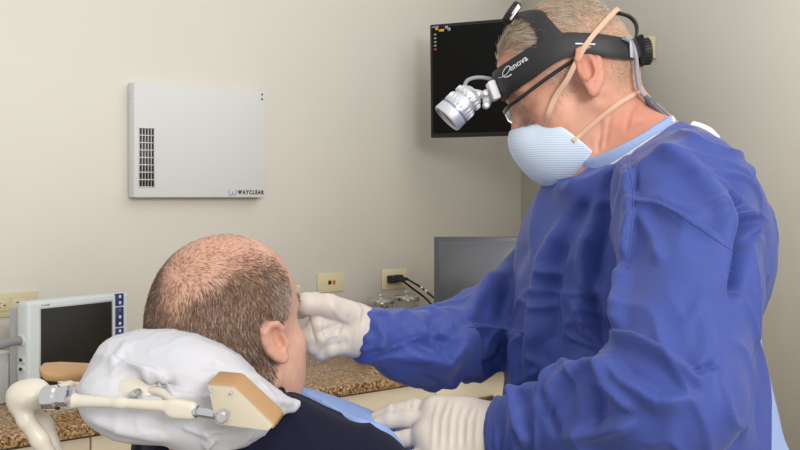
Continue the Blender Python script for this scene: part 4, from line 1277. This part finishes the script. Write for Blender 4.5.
# hair
V, Q, N, q = DBV, DBQ, DN, DQL
fc = q[Q].mean(1); w = doc_hair_w(fc)*(1-.80*crown_thin(fc))
w = w*(.85+.15*sstep(-.05, -.02, fc[:, 1]))
n = 15000
pt, fi = sample(V, Q, w, n); 
BT = [BVHTree.FromPolygons([o.matrix_world @ v.co for v in o.data.vertices], [p.vertices[:] for p in o.data.polygons]) for o in BANDS]
keep = np.array([all(t_.ray_cast(Vector(p), Vector(unit(p-CEN)), .03)[0] is None for t_ in BT) for p in pt])
pt, fi = pt[keep], fi[keep]; n = len(pt)
nr = unit_rows(N[Q[fi]].mean(1)); ql = head_local(pt, DR, DO, DS)
fwd = sstep(.0, .05, ql[:, 1])
dl = np.stack([np.sign(ql[:, 0])*.5-.3*fwd, .1-.35*(1-fwd)-.10*fwd, -.6*sstep(.09, .03, ql[:, 2])+.12+.1*fwd], 1)
back = sstep(-.03, -.07, ql[:, 1]); dl[:, 2] -= .8*back
ln = (.007+.010*sstep(.06, .1, ql[:, 2])+.010*fwd)*(.7+.6*RNG.random(n))
ln *= 1-.35*sstep(.06, .03, ql[:, 2])
shade = RNG.random(n)[:, None]
cl = lin(168, 144, 116)*(1-shade)+lin(222, 208, 188)*shade
cl = np.where(RNG.random((n, 1)) < .25, lin(224, 216, 204), cl)
strands('hair', pt, nr, unit_rows(dl)@DR.T, ln, .00030, cl, M['hair'], DOC, bend=.5, jit=.2, lift=.30)
# eyebrows
be = sstep(.012, .004, np.abs(fc[:, 2]-.030))*(fc[:, 1] > .06)*sstep(.008, .014, np.abs(fc[:, 0]))*sstep(.056, .045, np.abs(fc[:, 0]))
pt, fi = sample(V, Q, be, 420); nr = unit_rows(N[Q[fi]].mean(1)); ql = head_local(pt, DR, DO, DS)
dl = np.stack([np.sign(ql[:, 0]), np.zeros(420), .3*np.ones(420)], 1)
strands('eyebrow', pt, nr, unit_rows(dl)@DR.T, .008*(.6+.6*RNG.random(420)), .0004, np.tile(lin(170, 150, 128), (420, 1)), M['hair'], DOC)

# ================================================================== PATIENT
FH = unit([math.sin(math.radians(30)), math.cos(math.radians(30)), 0])
PAT = thing('person', 'balding man in navy shirt, seen from behind, head on white-covered headrest', 'person', (P(330, 450, 1.5)[0], 1.55, .5))
PR = head_axes(0, -8, 0, base=(FH[0], FH[1]))
PS = .925
PO = P(276.5, 344, 1.20)-PR@(np.array([.083, -.012, 0])*PS)
rt = unit([FH[1], -FH[0], 0])
NB = PO+PR@np.array([0, -.030, -.100])
TD = unit(FH*math.sin(math.radians(54))-UP*math.cos(math.radians(54)))    # down the reclined back
TN = np.cross(TD, rt); TN = TN if TN[2] > 0 else -TN                        # out of the chest
TP = np.stack([rt, TD, TN], 1)
FT = unit([math.sin(math.radians(42)), math.cos(math.radians(42)), 0]); rt = unit([FT[1], -FT[0], 0])
TD = unit(FT*math.sin(math.radians(54))-UP*math.cos(math.radians(54))); TN = np.cross(TD, rt); TN = TN if TN[2] > 0 else -TN; TP = np.stack([rt, TD, TN], 1)
tl = lambda a, b, c: NB+rt*a+TD*b+TN*c
G = Grid(NB-np.array([.33, .28, .42]), NB+np.array([.42, .50, .42]), .0030)
add_head(G, PR, PO, PS, es=.76, ear_x=.003)
n0 = PO+PR@np.array([0, -.022, -.02])
G.cone(n0, NB, .058, .054, .02); G.cone(PO+PR@np.array([0, .03, -.08]), tl(0, .03, .04), .042, .05, .02)
G.cone(tl(-.11, .11, .0), tl(.11, .11, .0), .045, .045, .04); G.cone(NB, tl(0, .12, .0), .05, .05, .03)
G.ell(tl(0, .28, .0), (.13, .17, .06), TP, .04)
V, Q = G.mesh(1); N = normals(V, Q)
q = head_local(V, PR, PO, PS)
col = np.tile(lin(204, 160, 138), (len(V), 1))*(1+.09*fbm(q*42, 3)[:, None])
ear = (np.abs(q[:, 0]) > .079)*(np.abs(q[:, 2]) < .045)*(np.abs(q[:, 1]+.01) < .035)
red = np.maximum(ear*.4, np.clip(fbm(q*50, 2), 0, 1)*.35); red = np.maximum(red, sstep(.06, .11, q[:, 2])*.3)
col = blend(col, lin(184, 112, 92), red*.7)
def pat_hair(q):
    x = np.abs(q[:, 0]); y, z = q[:, 1], q[:, 2]
    n_ = fbm(q*28, 2)
    a = np.degrees(np.arctan2(z-.02, y))                                 # 0 front, 90 top, 180 back
    a = np.where(a < -90, a+360, a)
    half = np.interp(a, [40, 75, 105, 130, 150, 168], [.066, .062, .056, .046, .026, .0])+n_*.006
    bald = sstep(.016, -.016, np.abs(q[:, 0]-.010)-half*.84)*(a > 30)*(a < 175)
    fuzz = np.interp(a, [60, 95, 125, 160], [.03, .09, .22, .45])
    front = sstep(.046, .020, y+n_*.006+.10*(z-.04))
    lower = sstep(-.066, -.040, z-.55*np.maximum(0, y+.02))
    w = ((1-bald)+bald*fuzz)*front*lower
    w = np.where(z < .03, w*sstep(.022, .008, y-.5*(z-.01)+n_*.006), w)
    w = w*(1-.45*sstep(-.01, .03, y)*(z < .05))
    w = w*(~((x > .0775)*(np.abs(z) < .030)*(np.abs(y+.012) < .022)))
    w[z < -.075] = 0
    return w
hw = pat_hair(q)
col = blend(col, lin(126, 98, 80), hw*.72)
link('body', qmesh('body', V, Q, np.clip(col, 0, 1)), M['skin'], PAT)
PBV, PBQ = V, Q
face_eyes(PAT, PR, PO, PS, M['eye'], M['iris'])
fc = q[Q].mean(1); w = pat_hair(fc); n = 45000
pt, fi = sample(V, Q, w, n); nr = unit_rows(N[Q[fi]].mean(1)); ql = head_local(pt, PR, PO, PS)
dl = np.stack([np.tanh(ql[:, 0]/.04)*.35, .15-.5*sstep(.0, -.05, ql[:, 1])*sstep(.0, .05, ql[:, 2]), -.75*np.ones(n)], 1)
top = sstep(.06, .10, ql[:, 2]); dl[:, 1] += .7*top; dl[:, 2] += .6*top
ln = (.0045+.005*RNG.random(n))
greyf = np.clip(sstep(-.03, .03, ql[:, 1])*.75+.15+sstep(.0, -.05, ql[:, 2])*.2, 0, 1)*sstep(.10, .05, ql[:, 2])
u = RNG.random(n)[:, None]
cl = np.where(RNG.random((n, 1)) < greyf[:, None]*.8, lin(190, 178, 166)*(.75+.4*u), lin(122, 96, 78)*(.65+.7*u))
aa = np.degrees(np.arctan2(ql[:, 2]-.02, ql[:, 1])); bz = (sstep(.010, -.012, np.abs(ql[:, 0]-.010)-.84*np.interp(aa, [40, 75, 105, 130, 150, 168], [.066, .062, .056, .046, .026, .0]))*(aa > 30))[:, None]
cl = cl*(1-bz)+(lin(138, 106, 84)*(.75+.4*u))*bz; ln = ln*(1-.3*bz[:, 0])
strands('hair', pt, nr, unit_rows(dl)@PR.T, ln, .00024, cl, M['hair'], PAT, bend=.5, jit=.22, lift=.24)
be = sstep(.012, .004, np.abs(fc[:, 2]-.030))*(fc[:, 1] > .06)*sstep(.008, .014, np.abs(fc[:, 0]))*sstep(.056, .045, np.abs(fc[:, 0]))
pt, fi = sample(V, Q, be, 420); nr = unit_rows(N[Q[fi]].mean(1)); ql = head_local(pt, PR, PO, PS)
dl = np.stack([np.sign(ql[:, 0]), np.zeros(420), .3*np.ones(420)], 1)
strands('eyebrow', pt, nr, unit_rows(dl)@PR.T, .010*(.6+.6*RNG.random(420)), .0004, np.tile(lin(120, 100, 84), (420, 1)), M['hair'], PAT)

# shirt, with arms folded down to the lap
def shirt_field(G, o=0):
    G.cone(tl(-.150, .085, .0), tl(.135, .085, .0), .066+o, .066+o, .03)
    G.cone(tl(-.08, .030, .0), tl(.08, .030, .0), .060+o, .062+o, .03)
    G.ell(tl(-.01, .26, .010), np.array((.165, .25, .120))+o, TP, .05)
    G.ell(tl(0, .50, .02), np.array((.18, .16, .13))+o, TP, .06)
    for sg in (-1, 1):
        G.chain([tl(sg*.138, .10, .0), tl(sg*.165, .36, -.04), tl(sg*.18, .50, .12)], [.062+o, .056+o, .048+o], .025)
        G.chain([tl(sg*.20, .50, .14), tl(sg*.10, .58, .20)], [.048+o, .04+o], .02)
lo, hi = NB-np.array([.42, .34, .70]), NB+np.array([.66, .72, .25])
G = Grid(lo, hi, .0042); shirt_field(G)
G.cone(tl(-.03, .02, -.03), tl(.03, .02, -.03), .062, .062, .03)
G.cone(NB+PR[:, 2]*.03, PO+PR@np.array([0, -.02, -.05]), .066, .078, .006, 's')
V, Q = G.mesh(2); N = normals(V, Q)
V = V+N*(fbm(V*12, 2)*.004+np.maximum(ridge(V*np.array([16, 16, 9])), 0)**2*.004)[:, None]
shirt = link('shirt', qmesh('shirt', V, Q), M['navy'], PAT); SB = tree(V, Q)
rp, z = ring_pts(NB+PR@np.array([0, .004, .030]), .071, .073, PR[:, 2], PR[:, 1])
sweep('collar', rp, .0045, .018, M['navy'], PAT, up=np.tile(z, (len(rp), 1)), closed=True, n=12)
# bib over the chest
G = Grid(tl(0, .25, .1)-.45, tl(0, .25, .1)+.45, .0042); shirt_field(G, .006)
Fs = G.F.copy(); 
G.F[:] = .3
G.rbox(tl(.0, .28, .14), (.160, .23, .16), .03, TP, 0)
G.F = np.maximum(G.F, Fs)
V, Q = G.mesh(1); N = normals(V, Q)
V = V+N*(fbm(V*10, 2)*.003)[:, None]
bib = link('bib', qmesh('bib', V, Q), M['bib'], PAT)
bib['label'] = 'pale blue dental bib laid over the chest'
# legs along the chair
hip = tl(0, .58, .0)
for sg in (-1, 1):
    a = hip+rt*sg*.10; k = a+FT*.42+UP*.05; an = k+FT*.40-UP*.10
    sweep('trouser_leg', spline([a-FT*.05, (a+k)/2+UP*.02, k, (k+an)/2, an], 8), np.linspace(.085, .05, 33), np.linspace(.085, .05, 33), M['trouser'], PAT, n=16)
    G = Grid(an-.22, an+.25, .006); G.chain([an, an+FT*.07-UP*.03, an+FT*.10+UP*.10], [.05, .048, .036], .02)
    sv2, sq2 = G.mesh(1); link('shoe', qmesh('shoe', sv2, sq2), M['shoe'], PAT)

# ================================================================== DENTAL CHAIR
M['chair_cream'] = mat('cream_shell', srgb(204, 197, 182), .35)
M['tan'] = mat('tan_pad', srgb(176, 137, 94), .5)
M['cover'] = mat('white_cover', srgb(194, 194, 199), .6, bump=.12, bscale=150)
M['plate'] = mat('beige_plate', srgb(186, 176, 156), .4)
M['uphol'] = mat('dark_upholstery', srgb(44, 46, 60), .5)
CH = thing('dental_chair', 'reclined dental chair with white-covered headrest, cream levers and tan pads', 'dental chair', (hip[0]+.1, hip[1]+.1, 0))
BC = frame(tl(0, .34, -.165), rt, TD, TN)
box('backrest', BC, (-.25, -.24, -.045), (.25, .36, .045), M['uphol'], CH, bev=.035, seg=4)
SC_ = frame(hip+FT*.34-UP*.155, rt, FT, UP)
box('seat', SC_, (-.26, -.45, -.05), (.26, .30, .05), M['uphol'], CH, bev=.035, seg=4)
box('leg_rest', frame(hip+FT*.82-UP*.17, rt, FT, UP), (-.2, -.2, -.045), (.2, .22, .045), M['uphol'], CH, bev=.03, seg=4)
cz = hip+FT*.25
box('lift_column', frame((cz[0], cz[1], 0), rt, FT, UP), (-.11, -.16, .05), (.11, .16, hip[2]-.2), M['chair_cream'], CH, bev=.02)
box('base', frame((cz[0], cz[1], 0), rt, FT, UP), (-.28, -.40, 0), (.28, .40, .06), M['chair_cream'], CH, bev=.02)
# covered headrest cushion
G = Grid(P(60, 330, 1.12)-np.array([.03, .12, .20]), P(310, 330, 1.12)+np.array([.06, .20, .06]), .0024)
k_ = 1.13/F
def px_ell(x, y, D, ax_, ay_, dz, ang, k):
    a = math.radians(ang); R = np.array([[math.cos(a), 0, math.sin(a)], [0, 1, 0], [-math.sin(a), 0, math.cos(a)]])
    R = np.stack([np.array([math.cos(a), 0, -math.sin(a)]), np.array([0, 1.0, 0]), np.array([math.sin(a), 0, math.cos(a)])], 1)
    G.ell(P(x, y, D), (ax_*D/F, dz, ay_*D/F), R, k)
px_ell(152, 368, 1.17, 58, 38, .05, 12, .02)
px_ell(205, 388, 1.15, 68, 44, .05, 24, .03)
px_ell(160, 413, 1.13, 76, 32, .045, 6, .025)
px_ell(222, 420, 1.12, 48, 28, .04, -14, .02)
px_ell(110, 392, 1.14, 30, 28, .04, 0, .02)
G.cone(P(255, 400, 1.13), P(292, 405, 1.15), .024, .007, .02); G.cone(P(292, 405, 1.15), P(298, 403, 1.152), .007, .003, .004)
px_ell2 = lambda x, y, D, a_, b_, dz: G.ell(P(x, y, D), (a_*D/F, dz, b_*D/F), None, .004, 's')
px_ell2(147, 390, 1.075, 33, 12, .045)
G.cone(P(120, 391, 1.078), P(172, 398, 1.068), .018, .013, .005, 's'); G.cone(P(150, 386, 1.075), P(165, 394, 1.07), .012, .010, .006, 's')
V, Q = G.mesh(2); N = normals(V, Q)
V = V+N*(fbm(V*14, 2)*.0025+np.maximum(ridge(V*np.array([16, 16, 24])+2), 0)**2*.002+np.maximum(ridge(V*np.array([45, 45, 60])+5), 0)**3*.0010)[:, None]
cf = (1.0, 1.3)
V = crease(V, N, [(a, b*1.5, c*.8, d, e) for a, b, c, d, e in [([(95, 352), (120, 362), (160, 372), (178, 392)], .004, 5, 'o', cf), ([(140, 372), (165, 384), (178, 402)], .004, 4, 'r', cf), ([(110, 376), (130, 366), (158, 372)], .004, 4, 'r', cf),
    ([(170, 392), (205, 398), (240, 385)], .003, 5, 'o', cf), ([(205, 428), (214, 440), (206, 450)], .004, 4, 'o', cf), ([(180, 425), (200, 432), (230, 428)], .003, 4, 'r', cf), ([(255, 380), (275, 400), (295, 404)], .003, 4, 'r', cf), ([(200, 368), (215, 366), (250, 380)], .0025, 4, 'g', cf),
    ([(85, 415), (120, 430), (170, 440)], .003, 6, 'r', cf), ([(130, 340), (118, 356), (112, 372)], .0025, 5, 'r', cf)]])
sh_ = Grid(P(140, 392, 1.12)-.1, P(140, 392, 1.12)+.1, .0025); 
_G = G; G = sh_; px_ell(145, 393, 1.135, 46, 24, .038, 10, .01); G = _G
link('cushion_shell', qmesh('cushion_shell', *sh_.mesh(1)), M['chair_cream'], CH)
hr = link('headrest_cushion', qmesh('headrest_cushion', V, Q), M['cover'], CH)
hr['label'] = 'headrest cushion in a crumpled white disposable cover'
# cream bracket and levers
G = Grid(P(-10, 460, 1.06)-np.array([.06, .1, .04]), P(200, 340, 1.2)+np.array([.03, .06, .03]), .0019)
G.chain([P(20, 406, 1.12), P(22, 398, 1.12), P(36, 390, 1.12)], [.010, .0115, .010], .01)
G.ell(P(30, 395, 1.12), (.021, .02, .0145), None, .01)
G.chain([P(18, 402, 1.115), P(26, 420, 1.115), P(40, 440, 1.12), P(55, 470, 1.13)], [.0085, .0085, .009, .010], .005)
G.chain([P(28, 408, 1.14), P(44, 425, 1.15), P(60, 470, 1.16)], [.009, .0095, .010], .004)
G.plane(P(20, 400, 1.094), (0, -1, 0))
br = G.mesh(2); link('bracket', qmesh('bracket', *br), M['chair_cream'], CH)
G = Grid(P(40, 440, 1.03)-.03, P(230, 380, 1.16)+.03, .0017)
G.chain([P(50, 402, 1.085), P(70, 400.5, 1.075), P(120, 403, 1.065), P(178, 407, 1.06)], [.0085, .0068, .0048, .0062], .006)
G.cone(P(174, 408.5, 1.06), P(190, 410.5, 1.06), .0098, .0092, .003)
G.plane(P(120, 403, 1.0535), (0, -1, 0), .003)
lv = G.mesh(1); lever = link('lever', qmesh('lever', *lv), M['chair_cream'], CH)
sweep('lever', spline([P(176, 402, 1.085), P(160, 392, 1.10), P(132, 389, 1.12), P(98, 391, 1.14)], 6), .006, .0045, M['chair_cream'], CH, n=12)
zx = unit(P(74, 396, 1.08)-P(44, 398, 1.09)); x_, y_, z_ = axes_from(zx)
bm = bmesh.new(); bm_lathe(bm, frame(P(46, 398, 1.078), x_, y_, z_), [(.0115, 0), (.012, .003), (.012, .013), (.0095, .015), (.0095, .019), (.0105, .020), (.0105, .027), (.006, .029)], 28); bm_obj('pivot_bolt', bm, M['chrome'], CH)
lathe('pivot_bolt', frame(P(133, 397, 1.075), (1, 0, 0), (0, 0, 1), (0, -1, 0)), [(.0052, -.02), (.0052, 0), (.0035, .003)], M['chrome'], CH, 20)
zx = unit(P(214, 414, 1.055)-P(194, 411, 1.06)); x_, y_, z_ = axes_from(zx)
lathe('pivot_pin', frame(P(192, 410.8, 1.06), x_, y_, z_), [(.0055, 0), (.0062, .002), (.0062, .006), (.005, .007), (.005, .024)], M['chrome'], CH, 24)

def slab(name, pts, ext, m, parent, bev, seg=3):
    """polygon (world points) extruded by ext, edges rounded"""
    bm = bmesh.new(); vs = [bm.verts.new(Vector(p)) for p in pts]
    f = bm.faces.new(vs); r = bmesh.ops.extrude_face_region(bm, geom=[f])
    for v in r['geom']:
        if isinstance(v, bmesh.types.BMVert): v.co += Vector(ext)
    bmesh.ops.recalc_face_normals(bm, faces=bm.faces)
    bmesh.ops.bevel(bm, geom=list(bm.edges), offset=bev, segments=seg, profile=.5, affect='EDGES')
    return bm_obj(name, bm, m, parent, 40)
def inset(pts, k):
    c = np.mean(pts, 0); return [c+(p-c)*k for p in pts]
o_ = lambda x, y, D=1.07: P(x, y, D)
plane_pts = [o_(205.5, 382.5, 1.064), o_(233, 385, 1.058), o_(276, 426, 1.030), o_(271, 431, 1.028), o_(246, 428, 1.034), o_(215, 424, 1.042)]
ext = P(216.5, 373.5, 1.090)-P(207, 384, 1.060)
pad = slab('side_pad', plane_pts, ext+np.array([.002, .004, .002]), M['tan'], CH, .0045)
pad['label'] = 'right tan padded side wing beside the neck of the patient'
pl = slab('pad_plate', [p-ext*.10 for p in inset(plane_pts, .93)], ext*.2, M['plate'], pad, .0012, 2)
c_ = P(222, 417, 1.035); zx = unit(-ext); x_, y_, z_ = axes_from(zx)
lathe('screw', frame(c_, x_, y_, z_), [(.0058, -.006), (.0058, .001), (.0045, .003), (.002, .0032)], M['chrome'], pad, 20)
for x, y in ((212, 390), (232, 392), (243, 405)): lathe('screw', frame(P(x, y, 1.052)-ext*.12, x_, y_, z_), [(.0011, -.004), (.0011, .0014)], M['vit_side'], pad, 10)
# far tan pad
fp = P(67, 369, 1.27)
lp = [P(37.5, 366, 1.26), P(42, 362, 1.29), P(60, 361, 1.31), P(106, 363, 1.33), P(106, 373, 1.28), P(62, 374, 1.25), P(42, 372, 1.245)]
pad2 = slab('side_pad', lp, np.array([.001, .004, -.012]), M['tan'], CH, .0050)
pad2['label'] = 'left tan padded side wing in front of the patient monitor'
slab('pad_plate', [p+np.array([.0, .0, -.016]) for p in [P(60, 370, 1.27), P(98, 369, 1.29), P(98, 377, 1.25), P(64, 380, 1.23)]], np.array([.001, .002, -.004]), M['chair_cream'], pad2, .001, 2)
slab('support_arm', [P(57, 381, 1.2), P(110, 382, 1.2), P(112, 393, 1.17), P(80, 392, 1.15), P(68, 386, 1.15)], np.array([0, .004, -.006]), M['chair_cream'], CH, .0015, 2)
sweep('support_arm', spline([P(70, 386, 1.16), P(60, 390, 1.14), P(40, 396, 1.13)], 6), .007, .006, M['chair_cream'], CH, n=12)
# post from the bracket down to the backrest
sweep('headrest_post', spline([P(48, 455, 1.135), P(70, 500, 1.16), tl(-.05, .02, -.20), tl(0, .14, -.20)], 8), .03, .012, M['chair_cream'], CH, n=14, up=TN, sup=4)
# ================================================================== LIGHT AND CAMERA
w = bpy.data.worlds.new('room_ambient'); SC.world = w; w.use_nodes = True
w.node_tree.nodes['Background'].inputs[0].default_value = (1, .985, .96, 1)
w.node_tree.nodes['Background'].inputs[1].default_value = .86
def area(name, loc, target, sx, sy, power, col=(1, .98, .945)):
    l = bpy.data.lights.new(name, 'AREA'); l.shape = 'RECTANGLE'; l.size = sx; l.size_y = sy; l.energy = power; l.color = col
    o = bpy.data.objects.new(name, l); COL.objects.link(o); o.location = loc
    o.rotation_euler = (Vector(target)-Vector(loc)).to_track_quat('-Z', 'Y').to_euler()
    return o
area('key_fill_light', (2.3, -3.2, 3.1), (.2, 3.0, 1.3), 2.0, 1.6, 205)
area('key_fill_light', (.5, .8, 2.9), (.2, 1.8, 1.2), 1.8, 1.2, 6)  # unseen fill added over the two men for some top-down light
area('key_fill_light', (1.15, 2.9, 2.9), (.35, 4.2, 1.2), 1.3, 1.0, 8)  # invented lamp, added to brighten the walls near the corner
cam = bpy.data.cameras.new('camera'); co = bpy.data.objects.new('camera', cam); COL.objects.link(co)
co.location = (0, 0, HC); co.rotation_euler = (math.pi/2, 0, 0)
cam.sensor_width = 36; cam.lens = F/800*36; cam.shift_y = -(225-HY)/800; cam.clip_start = .05
SC.camera = co
vs = SC.view_settings
vs.view_transform = 'Standard'; vs.look = 'None'; vs.gamma = 1; vs.use_curve_mapping = False; vs.exposure = 0
